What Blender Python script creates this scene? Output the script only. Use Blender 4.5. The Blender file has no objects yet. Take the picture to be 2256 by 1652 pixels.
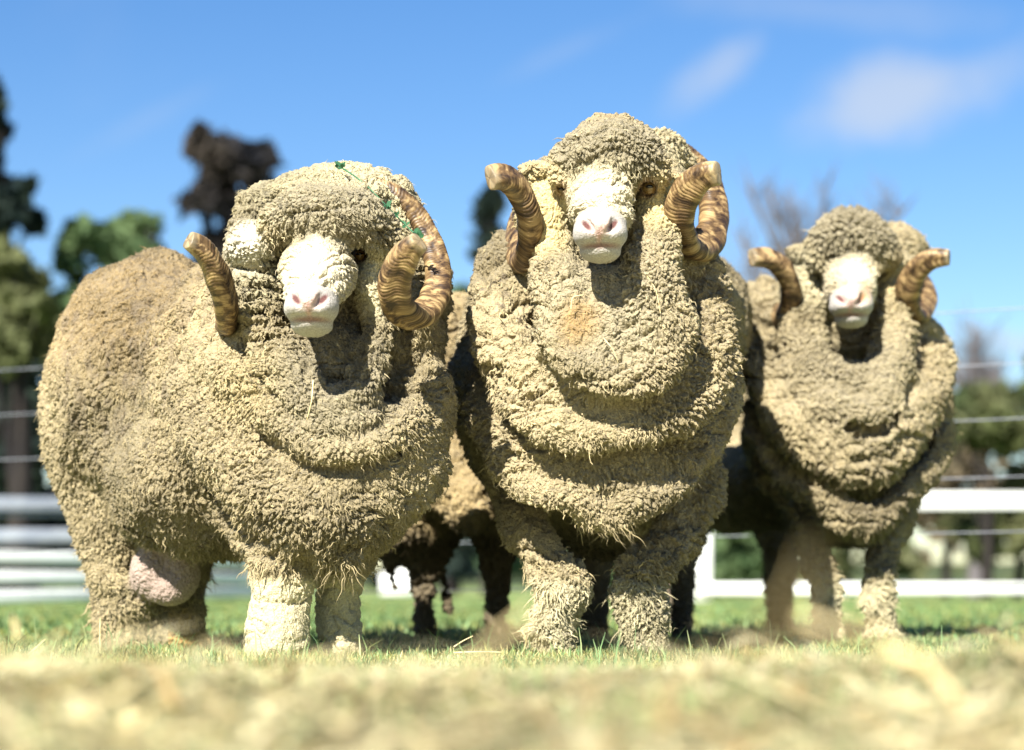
import bpy, math, random
import numpy as np
from mathutils import Vector, Matrix

# ---------------------------------------------------------------- camera, sky, sun, exposure
S = bpy.context.scene
COL = S.collection
CAM_Z = 0.143
F = 4714.0            # focal length in units of the 2256-wide photograph
HU, HV = 1128.0, 1295.0

cam = bpy.data.cameras.new('camera')
cam_o = bpy.data.objects.new('camera', cam); COL.objects.link(cam_o)
cam_o.location = (0, 0, CAM_Z); cam_o.rotation_euler = (math.radians(90), 0, 0)
cam.sensor_width = 36; cam.lens = 36 * F / 2256
cam.shift_y = (HV - 826) / 2256
cam.clip_start = 0.05; cam.clip_end = 3000
cam.dof.use_dof = True; cam.dof.focus_distance = 4.27; cam.dof.aperture_fstop = 2.4
S.camera = cam_o

SUN_EL, SUN_AZ = math.radians(39), math.radians(22)     # azimuth: behind the camera, to its left
w = bpy.data.worlds.new('World'); S.world = w; w.use_nodes = True
nt = w.node_tree; nt.nodes.clear()
def N(nt, t, **k):
    n = nt.nodes.new(t)
    for a, b in k.items():
        if a.startswith('i_'):
            n.inputs[a[2:].replace('_', ' ')].default_value = b
        else: setattr(n, a, b)
    return n
sky = N(nt, 'ShaderNodeTexSky', sky_type='NISHITA', sun_disc=False, sun_elevation=SUN_EL,
        sun_rotation=math.pi + SUN_AZ, altitude=300, air_density=1.0, dust_density=0.3, ozone_density=2.0)
hs = N(nt, 'ShaderNodeHueSaturation'); hs.inputs['Saturation'].default_value = 1.32; hs.inputs['Hue'].default_value = 0.508; hs.inputs['Value'].default_value = 1.0
bg = N(nt, 'ShaderNodeBackground'); bg.inputs['Strength'].default_value = 0.05
out = N(nt, 'ShaderNodeOutputWorld')
tc = N(nt, 'ShaderNodeTexCoord')
def blob(center, sx, sz, rot, lo, hi, scale, thr):
    """a soft cloud patch round a direction of the sky"""
    c = Vector(center).normalized()
    mp = N(nt, 'ShaderNodeMapping', vector_type='TEXTURE')
    mp.inputs['Location'].default_value = c; mp.inputs['Rotation'].default_value = (0, rot, -math.atan2(c.x, c.y)); mp.inputs['Scale'].default_value = (sx, .3, sz)
    nt.links.new(tc.outputs['Generated'], mp.inputs['Vector'])
    ln = N(nt, 'ShaderNodeVectorMath', operation='LENGTH'); 
    nz = N(nt, 'ShaderNodeTexNoise'); nz.inputs['Scale'].default_value = scale; nz.inputs['Detail'].default_value = 5; nz.inputs['Roughness'].default_value = .5
    nt.links.new(tc.outputs['Generated'], nz.inputs['Vector'])
    nt.links.new(mp.outputs['Vector'], ln.inputs[0])
    ad = N(nt, 'ShaderNodeMath', operation='MULTIPLY_ADD'); ad.inputs[1].default_value = 1.5; 
    nt.links.new(nz.outputs['Fac'], ad.inputs[0])
    sb = N(nt, 'ShaderNodeMath', operation='SUBTRACT'); sb.inputs[1].default_value = .75
    nt.links.new(ad.outputs[0], sb.inputs[0]); nt.links.new(ln.outputs['Value'], ad.inputs[2])
    mr = N(nt, 'ShaderNodeMapRange', interpolation_type='SMOOTHSTEP')
    mr.inputs['From Min'].default_value = 1.1; mr.inputs['From Max'].default_value = thr; mr.inputs['To Min'].default_value = 0; mr.inputs['To Max'].default_value = hi
    nt.links.new(sb.outputs[0], mr.inputs['Value'])
    return mr.outputs['Result']
def skydir(u, v): return ((u - HU) / F, 1, (HV - v) / F)
masks = [blob(skydir(2020, 195), .072, .025, -.22, 0, .66, 22, .0),
         blob(skydir(1590, 150), .034, .012, -.6, 0, .42, 22, .0),
         blob(skydir(1830, 20), .10, .014, .1, 0, .20, 20, .1),
         blob(skydir(330, 260), .05, .009, -.5, 0, .10, 20, .1),
         blob(skydir(2250, 760), .05, .008, .3, 0, .5, 20, .1),
         blob(skydir(1250, 110), .05, .009, -.4, 0, .12, 20, .1)]
# the same thin cloud goes on over the rest of the sky, outside the frame
nzg = N(nt, 'ShaderNodeTexNoise'); nzg.inputs['Scale'].default_value = 5; nzg.inputs['Detail'].default_value = 6
nt.links.new(tc.outputs['Generated'], nzg.inputs['Vector'])
mrg = N(nt, 'ShaderNodeMapRange', interpolation_type='SMOOTHSTEP'); mrg.inputs['From Min'].default_value = .56; mrg.inputs['From Max'].default_value = .8; mrg.inputs['To Max'].default_value = .2
nt.links.new(nzg.outputs['Fac'], mrg.inputs['Value'])
acc = mrg.outputs['Result']
for m in masks:
    a = N(nt, 'ShaderNodeMath', operation='MAXIMUM'); nt.links.new(acc, a.inputs[0]); nt.links.new(m, a.inputs[1]); acc = a.outputs[0]
cm = N(nt, 'ShaderNodeMix', data_type='RGBA'); cm.inputs[7].default_value = (4.6, 5.0, 5.7, 1)
nt.links.new(sky.outputs[0], hs.inputs['Color']); nt.links.new(hs.outputs[0], cm.inputs[6]); nt.links.new(acc, cm.inputs[0])
nt.links.new(cm.outputs[2], bg.inputs['Color']); nt.links.new(bg.outputs[0], out.inputs[0])

sun = bpy.data.lights.new('sun', 'SUN'); sun.energy = 5.0; sun.angle = math.radians(.5); sun.color = (1, .965, .88)
sun_o = bpy.data.objects.new('sun', sun); COL.objects.link(sun_o)
sdir = Vector((-math.sin(SUN_AZ) * math.cos(SUN_EL), -math.cos(SUN_AZ) * math.cos(SUN_EL), math.sin(SUN_EL)))   # towards the sun
sun_o.rotation_euler = sdir.to_track_quat('Z', 'Y').to_euler(); sun_o.location = (-3, -6, 8)

S.view_settings.view_transform = 'Standard'; S.view_settings.look = 'None'; S.view_settings.gamma = 1
S.view_settings.use_curve_mapping = False; S.view_settings.exposure = 1.6
S.cycles.max_bounces = 6; S.cycles.diffuse_bounces = 1; S.cycles.glossy_bounces = 2; S.cycles.transmission_bounces = 2

# ---------------------------------------------------------------- helpers
rng = np.random.default_rng(7)
def P(u, v, Y):
    """a point at depth Y (metres) that the photograph shows at (u, v)"""
    return np.array([(u - HU) * Y / F, Y, (HV - v) * Y / F + CAM_Z], np.float32)
def sc(Y): return Y / F

def tag(o, label=None, cat=None, group=None, kind=None):
    if label: o['label'] = label
    if cat: o['category'] = cat
    if group: o['group'] = group
    if kind: o['kind'] = kind
    return o
def empty(name, loc):
    o = bpy.data.objects.new(name, None); COL.objects.link(o); o.location = [float(a) for a in loc]; o.empty_display_size = .1
    return o
def link(name, me, parent=None, mat=None):
    o = bpy.data.objects.new(name, me); COL.objects.link(o)
    if parent is not None:
        o.parent = parent
        o.matrix_parent_inverse = Matrix.Translation(-parent.location)
    if mat: me.materials.append(mat)
    return o
def mesh_np(name, V, Fc, n=4, smooth=True, cols=None, nrm=None):
    me = bpy.data.meshes.new(name)
    V = np.ascontiguousarray(V, np.float32); Fc = np.ascontiguousarray(Fc, np.int32)
    me.vertices.add(len(V)); me.vertices.foreach_set('co', V.ravel())
    me.loops.add(Fc.size); me.loops.foreach_set('vertex_index', Fc.ravel())
    me.polygons.add(len(Fc)); me.polygons.foreach_set('loop_start', np.arange(0, Fc.size, n, dtype=np.int32))
    me.update(calc_edges=True)
    if smooth: me.polygons.foreach_set('use_smooth', np.ones(len(Fc), bool))
    if cols is not None:
        for nm, c in cols.items():
            if c.ndim == 1:
                a = me.attributes.new(nm, 'FLOAT', 'POINT'); a.data.foreach_set('value', np.ascontiguousarray(c, np.float32))
            else:
                a = me.attributes.new(nm, 'FLOAT_COLOR', 'POINT')
                cc = np.ones((len(c), 4), np.float32); cc[:, :3] = c; a.data.foreach_set('color', cc.ravel())
    me.validate()
    return me

# ---- noise in numpy
def h3(ix, iy, iz, s):
    h = (ix.astype(np.uint32) * np.uint32(374761393) + iy.astype(np.uint32) * np.uint32(668265263) + iz.astype(np.uint32) * np.uint32(2147483647) + np.uint32((s * 974634777 + 12345) & 0xffffffff))
    h ^= h >> np.uint32(13); h *= np.uint32(1274126177); h ^= h >> np.uint32(16); h *= np.uint32(2246822519); h ^= h >> np.uint32(13)
    return h
def hf(h): return (h & np.uint32(0xffffff)).astype(np.float32) / np.float32(0xffffff)
def vnoise(p, s=0):
    i = np.floor(p).astype(np.int32); f = (p - i).astype(np.float32); f = f * f * (3 - 2 * f)
    r = 0
    for a in (0, 1):
        for b in (0, 1):
            for c in (0, 1):
                wgt = (f[:, 0] if a else 1 - f[:, 0]) * (f[:, 1] if b else 1 - f[:, 1]) * (f[:, 2] if c else 1 - f[:, 2])
                r = r + wgt * hf(h3(i[:, 0] + a, i[:, 1] + b, i[:, 2] + c, s))
    return r * 2 - 1
def fbm(p, o=3, s=0):
    r = 0; a = 1.; t = 0
    for k in range(o):
        r = r + a * vnoise(p * (2.03 ** k) + 17.3 * k, s + k); t += a; a *= .5
    return r / t
def vnoise3(p, s=0): return np.stack([vnoise(p, s), vnoise(p + 31.7, s + 11), vnoise(p - 47.1, s + 23)], 1)
def worley(p, s=0):
    b = np.floor(p - .5).astype(np.int32); f1 = np.full(len(p), 9, np.float32); f2 = f1.copy(); cid = np.zeros(len(p), np.float32)
    for a in (0, 1):
        for c in (0, 1):
            for e in (0, 1):
                ix, iy, iz = b[:, 0] + a, b[:, 1] + c, b[:, 2] + e
                h = h3(ix, iy, iz, s)
                jx = (h & np.uint32(255)).astype(np.float32) / 255; jy = ((h >> np.uint32(8)) & np.uint32(255)).astype(np.float32) / 255; jz = ((h >> np.uint32(16)) & np.uint32(255)).astype(np.float32) / 255
                d = (p[:, 0] - ix - .12 - .76 * jx) ** 2 + (p[:, 1] - iy - .12 - .76 * jy) ** 2 + (p[:, 2] - iz - .12 - .76 * jz) ** 2
                m = d < f1
                f2 = np.where(m, f1, np.minimum(f2, d)); cid = np.where(m, hf(h ^ (h >> np.uint32(5))), cid); f1 = np.where(m, d, f1)
    return np.sqrt(f1), np.sqrt(f2), cid

# ---- solids as distance fields
class Sol:
    def __init__(s, faces=()): s.p = []; s.faces = faces
    def e(s, u, v, Y, ru, rv, ry, k=.03, rot=0, op=1, yaw=0, g=None):
        q = sc(Y); c = P(u, v, Y); R = np.array(Matrix.Rotation(math.radians(rot), 3, 'Y') , np.float32)
        if yaw: R = R @ np.array(Matrix.Rotation(math.radians(yaw), 3, 'Z'), np.float32)
        s.p.append(('e', c, np.array([ru * q, ry, rv * q], np.float32), R, k, op)); return s
    def c(s, pts, k=.02, op=1, flat=1.):
        X = [P(a[0], a[1], a[2]) for a in pts]; r = [a[3] * sc(a[2]) for a in pts]
        X, r = smooth_path(np.array(X), np.array(r), 2 if len(pts) > 2 else 0)
        for i in range(len(X) - 1):
            s.p.append(('c', X[i], X[i + 1], r[i], r[i + 1], k if i == 0 else min(k, .012), op, i))
        return s
    def bounds(s):
        lo = np.full(3, 1e9); hi = -lo
        for q in s.p:
            if q[5 if q[0] == 'e' else 6] < 0: continue
            if q[0] == 'e': m = q[2].max(); a, b = q[1] - m, q[1] + m
            else: m = max(q[3], q[4]); a, b = np.minimum(q[1], q[2]) - m, np.maximum(q[1], q[2]) + m
            lo = np.minimum(lo, a); hi = np.maximum(hi, b)
        return lo - .03, hi + .03
    def ev(s, q, X):
        if q[0] == 'e':
            L = (X - q[1]) @ q[3]; k0 = np.sqrt(((L / q[2]) ** 2).sum(1)) + 1e-6; k1 = np.sqrt(((L / q[2] ** 2) ** 2).sum(1)) + 1e-6
            return k0 * (k0 - 1) / k1
        d = q[2] - q[1]; t = np.clip(((X - q[1]) @ d) / (d @ d), 0, 1)
        D = X - q[1] - t[:, None] * d
        return np.sqrt((D * D).sum(1)) - (q[3] + (q[4] - q[3]) * t)
    def __call__(s, X, d=None):
        X = X.astype(np.float32); d = np.full(len(X), .06, np.float32)
        # soft irregular warp, so that no fold is a clean ring; heads and horn seats stay put
        wq = vnoise3(X * 8.5, 201) * .014 + vnoise3(X * 21, 202) * .006
        for f in s.faces: wq *= (1 - np.exp(-(((X - P(*f)) / .17) ** 2).sum(1)))[:, None]
        X = (X + wq * np.clip(X[:, 2:] / .2, 0, 1)).astype(np.float32)
        # capsule chains are joined first, then blended as one into the rest
        i = 0
        while i < len(s.p):
            grp = [s.p[i]]
            if grp[0][0] == 'c':
                while i + len(grp) < len(s.p) and s.p[i + len(grp)][0] == 'c' and s.p[i + len(grp)][7] > 0: grp.append(s.p[i + len(grp)])
            i += len(grp)
            k = grp[0][4]; op = grp[0][5 if grp[0][0] == 'e' else 6]; mg = k + .05
            if grp[0][0] == 'e':
                m = grp[0][2].max(); lo, hi = grp[0][1] - m, grp[0][1] + m
            else:
                lo = np.min([np.minimum(g[1], g[2]) - max(g[3], g[4]) for g in grp], 0); hi = np.max([np.maximum(g[1], g[2]) + max(g[3], g[4]) for g in grp], 0)
            ix = np.nonzero(((X > lo - mg) & (X < hi + mg)).all(1))[0]
            if not len(ix): continue
            Y = X[ix]; b = None
            for g in grp:
                x = s.ev(g, Y)
                b = x if b is None else smin(b, x, .01)
            a = d[ix]
            d[ix] = smin(a, b, k) if op > 0 else -smin(-a, b, k)
        return d
def smin(a, b, k):
    h = np.maximum(k - np.abs(a - b), 0) / k
    return np.minimum(a, b) - h * h * k * .25
def smooth_path(X, r, n):
    X = np.asarray(X, float); r = np.asarray(r, float)
    if n <= 0: return X.astype(np.float32), r.astype(np.float32)
    n = n + 1
    m = len(X); o = []; orr = []
    for i in range(m - 1):
        p0, p1, p2, p3 = X[max(i - 1, 0)], X[i], X[i + 1], X[min(i + 2, m - 1)]
        for j in range(n):
            t = j / n
            o.append(.5 * ((2 * p1) + (-p0 + p2) * t + (2 * p0 - 5 * p1 + 4 * p2 - p3) * t * t + (-p0 + 3 * p1 - 3 * p2 + p3) * t ** 3)); orr.append(r[i] * (1 - t) + r[i + 1] * t)
    o.append(X[-1]); orr.append(r[-1])
    return np.array(o, np.float32), np.array(orr, np.float32)

def surface_nets(f, lo, hi, h):
    n = np.ceil((hi - lo) / h).astype(int) + 1
    ax = [(lo[i] + h * np.arange(n[i])).astype(np.float32) for i in range(3)]
    G = np.empty(n, np.float32)
    for i in range(0, n[0], 16):
        g = np.stack(np.meshgrid(ax[0][i:i + 16], ax[1], ax[2], indexing='ij'), -1)
        G[i:i + 16] = f(g.reshape(-1, 3)).reshape(g.shape[:3])
    ins = G < 0
    c = np.zeros(n - 1, np.int8)
    for a in (0, 1):
        for b in (0, 1):
            for d in (0, 1):
                c += ins[a:n[0] - 1 + a, b:n[1] - 1 + b, d:n[2] - 1 + d]
    act = (c > 0) & (c < 8)
    idx = np.full(n - 1, -1, np.int64); I = np.argwhere(act); idx[act] = np.arange(len(I))
    acc = np.zeros((len(I), 3)); cnt = np.zeros(len(I))
    cor = [(a, b, d) for a in (0, 1) for b in (0, 1) for d in (0, 1)]
    for p in cor:
        for a in range(3):
            if p[a]: continue
            q = list(p); q[a] = 1
            A = G[I[:, 0] + p[0], I[:, 1] + p[1], I[:, 2] + p[2]]; B = G[I[:, 0] + q[0], I[:, 1] + q[1], I[:, 2] + q[2]]
            m = (A < 0) != (B < 0); t = np.where(m, A / np.where(m, A - B, 1), 0)
            pt = np.array(p, float) + np.zeros((len(I), 3)); pt[:, a] += t
            acc[m] += pt[m]; cnt[m] += 1
    V = lo + h * (I + acc / cnt[:, None])
    Q = []
    for a in range(3):
        b, d = (a + 1) % 3, (a + 2) % 3
        s0 = [slice(0, -1)] * 3; s0[a] = slice(0, -1); s0[b] = slice(1, -1); s0[d] = slice(1, -1)
        s1 = list(s0); s1[a] = slice(1, None)
        A, B = ins[tuple(s0)], ins[tuple(s1)]
        E = np.argwhere(A != B); flip = ~A[tuple(E.T)]
        E[:, b] += 1; E[:, d] += 1
        def at(x, y):
            T = E.copy(); T[:, b] -= x; T[:, d] -= y; return idx[tuple(T.T)]
        q = np.stack([at(1, 1), at(0, 1), at(0, 0), at(1, 0)], 1)
        q[flip] = q[flip][:, ::-1]
        Q.append(q)
    return V.astype(np.float32), np.concatenate(Q)

def project(f, V, n=2, e=.002):
    T = np.array([[1, -1, -1], [-1, -1, 1], [-1, 1, -1], [1, 1, 1]], np.float32)
    for _ in range(n):
        g = 0; m = 0
        for t in T:
            x = f(V + e * t); g = g + x[:, None] * t; m = m + x
        g = g / (4 * e); m = m / 4
        gl = np.sqrt((g * g).sum(1)) + 1e-6
        V = V - (np.clip(m / gl, -.006, .006) / gl)[:, None] * g
    return V
def normals(V, Q):
    a = V[Q[:, 2]] - V[Q[:, 0]]; b = V[Q[:, 3]] - V[Q[:, 1]]; fn = np.cross(a, b)
    n = np.zeros_like(V)
    for k in range(3):
        n[:, k] = sum(np.bincount(Q[:, j], fn[:, k], len(V)) for j in range(4))
    return (n / (np.linalg.norm(n, axis=1, keepdims=True) + 1e-12)).astype(np.float32)
def relax(V, Q, n=1, w=.5):
    e = np.concatenate([Q[:, [0, 1]], Q[:, [1, 2]], Q[:, [2, 3]], Q[:, [3, 0]]])
    for _ in range(n):
        cnt = np.bincount(e[:, 0], minlength=len(V)) + np.bincount(e[:, 1], minlength=len(V))
        A = np.stack([np.bincount(e[:, 0], V[e[:, 1], k], len(V)) + np.bincount(e[:, 1], V[e[:, 0], k], len(V)) for k in range(3)], 1) / np.maximum(cnt, 1)[:, None]
        V = (V * (1 - w) + A * w).astype(np.float32)
    return V
def subdivide(V, Q, sel=None):
    """splits the chosen quads in four; returns the new mesh and the pairs that edge vertices of the rim must stay between"""
    if sel is None: sel = np.ones(len(Q), bool)
    q = Q[sel]; n0 = len(V)
    e = np.concatenate([q[:, [0, 1]], q[:, [1, 2]], q[:, [2, 3]], q[:, [3, 0]]]); e.sort(axis=1)
    key = e[:, 0] * np.int64(n0) + e[:, 1]; uk, inv, cn = np.unique(key, return_inverse=True, return_counts=True)
    ea, eb = uk // n0, uk % n0
    mid = (V[ea] + V[eb]) / 2; cen = V[q].mean(1)
    nq = len(q); M = inv.reshape(4, nq).T + n0; C = np.arange(nq) + n0 + len(uk)
    new = np.concatenate([np.stack([q[:, i], M[:, i], C, M[:, i - 1]], 1) for i in range(4)])
    rim = np.nonzero(cn == 1)[0]
    return np.concatenate([V, mid, cen]).astype(np.float32), np.concatenate([new, Q[~sel]]), (rim + n0, ea[rim], eb[rim])

def material(name, rough=.9, spec=.2):
    m = bpy.data.materials.new(name); m.use_nodes = True
    b = m.node_tree.nodes['Principled BSDF']; b.inputs['Roughness'].default_value = rough; b.inputs['Specular IOR Level'].default_value = spec
    return m, m.node_tree, b
def plain(name, c1, c2, scale=8, rough=.8, spec=.2, bump=0, stretch=(1, 1, 1), detail=5):
    m, t, b = material(name, rough, spec)
    tcn = N(t, 'ShaderNodeTexCoord'); mp = N(t, 'ShaderNodeMapping'); mp.inputs['Scale'].default_value = stretch
    nz = N(t, 'ShaderNodeTexNoise'); nz.inputs['Scale'].default_value = scale; nz.inputs['Detail'].default_value = detail
    r = N(t, 'ShaderNodeValToRGB'); r.color_ramp.elements[0].color = (*c1, 1); r.color_ramp.elements[1].color = (*c2, 1)
    r.color_ramp.elements[0].position = .35; r.color_ramp.elements[1].position = .65
    L = t.links.new; L(tcn.outputs['Object'], mp.inputs[0]); L(mp.outputs[0], nz.inputs['Vector']); L(nz.outputs['Fac'], r.inputs[0]); L(r.outputs[0], b.inputs['Base Color'])
    if bump:
        bp = N(t, 'ShaderNodeBump'); bp.inputs['Strength'].default_value = bump; bp.inputs['Distance'].default_value = .01
        L(nz.outputs['Fac'], bp.inputs['Height']); L(bp.outputs[0], b.inputs['Normal'])
    return m

# ---------------------------------------------------------------- ground, grass, straw
def gh(x, y):
    """ground height: level paddock with a low bank of straw between the camera and the rams"""
    p = np.stack([x * 1.6, y * 1.6, np.zeros_like(x)], 1)
    bank = np.exp(-((y - 2.15) / .55) ** 2)
    return .004 * vnoise(p * 3, 61) + bank * (.050 + .024 * vnoise(p * 1.1 + 5, 62) + .020 * vnoise(p * 3.7 + 9, 64)) - .012 * np.clip(1.4 - y, 0, 1)
def ground():
    ys = np.concatenate([np.linspace(-6, .3, 12), np.arange(.34, 7, .045), np.geomspace(7.1, 900, 46)])
    xs = np.concatenate([-np.geomspace(3.2, 900, 34)[::-1], np.arange(-3.1, 3.12, .05), np.geomspace(3.2, 900, 34)])
    X, Y = np.meshgrid(xs, ys, indexing='ij'); n, m = X.shape
    Z = gh(X.ravel(), Y.ravel()); Z *= (np.abs(X.ravel()) < 4) * (Y.ravel() < 8)
    V = np.stack([X.ravel(), Y.ravel(), Z], 1)
    i, j = np.meshgrid(np.arange(n - 1), np.arange(m - 1), indexing='ij')
    Q = np.stack([i * m + j, (i + 1) * m + j, (i + 1) * m + j + 1, i * m + j + 1], -1).reshape(-1, 4)
    mt, t, b = material('ground', .95, .05); L = t.links.new
    tcn = N(t, 'ShaderNodeTexCoord'); sp = N(t, 'ShaderNodeSeparateXYZ'); L(tcn.outputs['Object'], sp.inputs[0])
    n1 = N(t, 'ShaderNodeTexNoise'); n1.inputs['Scale'].default_value = .9; n1.inputs['Detail'].default_value = 6; L(tcn.outputs['Object'], n1.inputs['Vector'])
    n2 = N(t, 'ShaderNodeTexNoise'); n2.inputs['Scale'].default_value = 7; n2.inputs['Detail'].default_value = 5; L(tcn.outputs['Object'], n2.inputs['Vector'])
    ad = N(t, 'ShaderNodeMath', operation='MULTIPLY_ADD'); ad.inputs[1].default_value = 2.4; L(n1.outputs['Fac'], ad.inputs[0]); L(sp.outputs['Y'], ad.inputs[2])
    mr = N(t, 'ShaderNodeMapRange'); mr.inputs['From Min'].default_value = 4.1; mr.inputs['From Max'].default_value = 6.2; L(ad.outputs[0], mr.inputs['Value'])
    g = N(t, 'ShaderNodeValToRGB'); g.color_ramp.elements[0].position = .4; g.color_ramp.elements[1].position = .62
    g.color_ramp.elements[0].color = (.10, .17, .05, 1); g.color_ramp.elements[1].color = (.26, .28, .11, 1); L(n1.outputs['Fac'], g.inputs[0])
    st = N(t, 'ShaderNodeValToRGB'); st.color_ramp.elements[0].position = .35; st.color_ramp.elements[1].position = .62
    st.color_ramp.elements[0].color = (.40, .36, .17, 1); st.color_ramp.elements[1].color = (.70, .64, .38, 1); L(n2.outputs['Fac'], st.inputs[0])
    mx = N(t, 'ShaderNodeMix', data_type='RGBA'); L(mr.outputs[0], mx.inputs[0]); L(st.outputs[0], mx.inputs[6]); L(g.outputs[0], mx.inputs[7]); L(mx.outputs[2], b.inputs['Base Color'])
    o = link('ground', mesh_np('ground', V, Q), None, mt); o['kind'] = 'structure'
ground()

def blades(name, n, area, hgt, wid, lean, cols, seed, flat=False, dens=None, kind='stuff'):
    """bent tapered blades as one mesh; colour per blade"""
    r = np.random.default_rng(seed)
    x0, x1, y0, y1 = area
    y = y0 + (y1 - y0) * r.random(n); x = (x0 + (x1 - x0) * r.random(n)) * (y / y1 if dens == 'fan' else 1)
    if dens == 'clump':
        k = vnoise(np.stack([x * 2.2, y * 2.2, x * 0], 1), seed) + .5 * r.random(n) > 0; x, y = x[k], y[k]; n = len(x)
    z = gh(x, y) * ((np.abs(x) < 4) & (y < 8))
    az = r.random(n) * 6.283; h = hgt * (.45 + .9 * r.random(n) ** 1.5); w_ = wid * (.6 + .8 * r.random(n)); le = lean * (.2 + r.random(n))
    d = np.stack([np.cos(az), np.sin(az), az * 0], 1); sd = np.stack([-np.sin(az), np.cos(az), az * 0], 1)
    V = []; up = np.array([0, 0, 1.])
    base = np.stack([x, y, z - .003], 1)
    if flat: base[:, 2] += r.random(n) * flat
    for t, ww in ((0, 1), (.5, .85), (1, .0)):
        c = base + up * (h * (t - .35 * le * t * t))[:, None] + d * (h * le * (t * t * .8 + .15 * t))[:, None]
        if flat: c = base + d * (h * t)[:, None] + up * (le * h * t * (1 - .5 * t))[:, None]
        if ww: V += [c - sd * (w_ * ww / 2)[:, None], c + sd * (w_ * ww / 2)[:, None]]
        else: V += [c - sd * (w_ * .12)[:, None], c + sd * (w_ * .12)[:, None]]
    V = np.stack(V, 1).reshape(-1, 3)
    o = np.arange(n)[:, None] * 6
    Q = np.concatenate([o + np.array([[0, 1, 3, 2]]), o + np.array([[2, 3, 5, 4]])])
    pick = r.integers(0, len(cols), n); c = np.array(cols)[pick] * (.7 + .6 * r.random(n))[:, None]
    c = c * (1.04 + .34 * vnoise(np.stack([x * 3.1, y * 2.2, x * 0], 1), seed + 3) + .42 * vnoise(np.stack([x * 9, y * 5, x * 0], 1), 303))[:, None]
    ob = link(name, mesh_np(name, V, Q, smooth=False, cols={'Col': np.repeat(c, 6, 0)}), None, BLADE); ob['kind'] = kind
    return ob
def blade_material():
    m, t, b = material('blade', .6, .25); L = t.links.new
    at = N(t, 'ShaderNodeAttribute', attribute_name='Col'); L(at.outputs['Color'], b.inputs['Base Color'])
    tr = N(t, 'ShaderNodeBsdfTranslucent'); L(at.outputs['Color'], tr.inputs['Color'])
    ms = N(t, 'ShaderNodeMixShader'); ms.inputs[0].default_value = .3; L(b.outputs[0], ms.inputs[1]); L(tr.outputs[0], ms.inputs[2])
    L(ms.outputs[0], t.nodes['Material Output'].inputs[0])
    return m
BLADE = blade_material()
GR = [(.11, .19, .075), (.14, .23, .09), (.18, .26, .11), (.25, .29, .13), (.42, .36, .16)]
ST = [(.76, .68, .39), (.82, .76, .47), (.66, .56, .29), (.42, .30, .13), (.78, .73, .47), (.46, .49, .22)]
blades('grass', 42000, (-1.6, 1.6, 3.3, 6.0), .024, .0024, 1.0, GR[:4] + [(.40, .35, .16), (.30, .30, .10)], 3)
blades('dry_grass', 26000, (-1.4, 1.4, 3.0, 4.6), .018, .0022, 1.4, [(.50, .42, .2), (.60, .50, .27), (.40, .32, .14), (.25, .28, .08)], 4)
blades('tall_grass', 1500, (-1.6, 1.7, 3.7, 5.2), .062, .0028, .9, GR[:4], 5, dens='clump')
blades('far_grass', 60000, (-7.5, 7.5, 5.5, 24), .030, .010, 1.0, GR[:3] + [(.20, .25, .07), (.28, .27, .09)], 6, dens='fan')
blades('straw', 16000, (-1.15, 1.15, .95, 3.2), .085, .0042, .28, ST, 7, flat=.02, dens='fan')
blades('straw_strands', 1500, (-1.0, 1.0, .95, 2.35), .14, .0080, .36, [(.70, .60, .34), (.62, .50, .25), (.36, .25, .11), (.76, .68, .42)], 9, flat=.045, dens='fan')
blades('green_shoots', 6000, (-1.1, 1.1, 1.0, 3.3), .035, .003, 1.0, GR[1:4], 8, dens='fan')

# ---------------------------------------------------------------- fences
WHITEP = plain('white_paint', (.74, .74, .72), (.82, .82, .80), 6, .55, .3, .1)
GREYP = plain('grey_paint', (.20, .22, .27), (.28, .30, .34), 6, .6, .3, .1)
WIREM = plain('fence_wire', (.17, .18, .21), (.26, .27, .30), 30, .5, .4)
DARKW = plain('dark_wire', (.05, .05, .055), (.09, .09, .09), 30, .5, .4)
POSTM = plain('weathered_post', (.16, .12, .09), (.26, .20, .15), 14, .9, .1, .3, (1, 1, .15))
def bevel_box(name, a, b, ty, tz, parent, mat, vertical=False):
    """a squared bar from a to b with softened edges"""
    a, b = np.array(a, float), np.array(b, float); d = b - a; L_ = np.linalg.norm(d); d /= L_
    if vertical: s1 = np.array([1, 0, 0.]); s2 = np.array([0, 1, 0.])
    else:
        s2 = np.array([0, 0, 1.]); s1 = np.cross(d, s2); s1 /= np.linalg.norm(s1)
    c = .12; ring = np.array([(-1, -1 + c), (-1 + c, -1), (1 - c, -1), (1, -1 + c), (1, 1 - c), (1 - c, 1), (-1 + c, 1), (-1, 1 - c)]) / 2
    V = []
    for t in (0, .004, L_ - .004, L_):
        k = .9 if t in (0, L_) else 1
        for r in ring: V.append(a + d * t + s1 * r[0] * ty * k + s2 * r[1] * tz * k)
    Q = [[i * 8 + j, i * 8 + (j + 1) % 8, i * 8 + 8 + (j + 1) % 8, i * 8 + 8 + j] for i in range(3) for j in range(8)]
    Q += [[0, 1, 2, 7], [2, 3, 6, 7], [3, 4, 5, 6]]; Q += [[24 + q for q in (7, 2, 1, 0)], [24 + q for q in (7, 6, 3, 2)], [24 + q for q in (6, 5, 4, 3)]]
    return link(name, mesh_np(name, np.array(V), np.array(Q), smooth=False), parent, mat)
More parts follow.
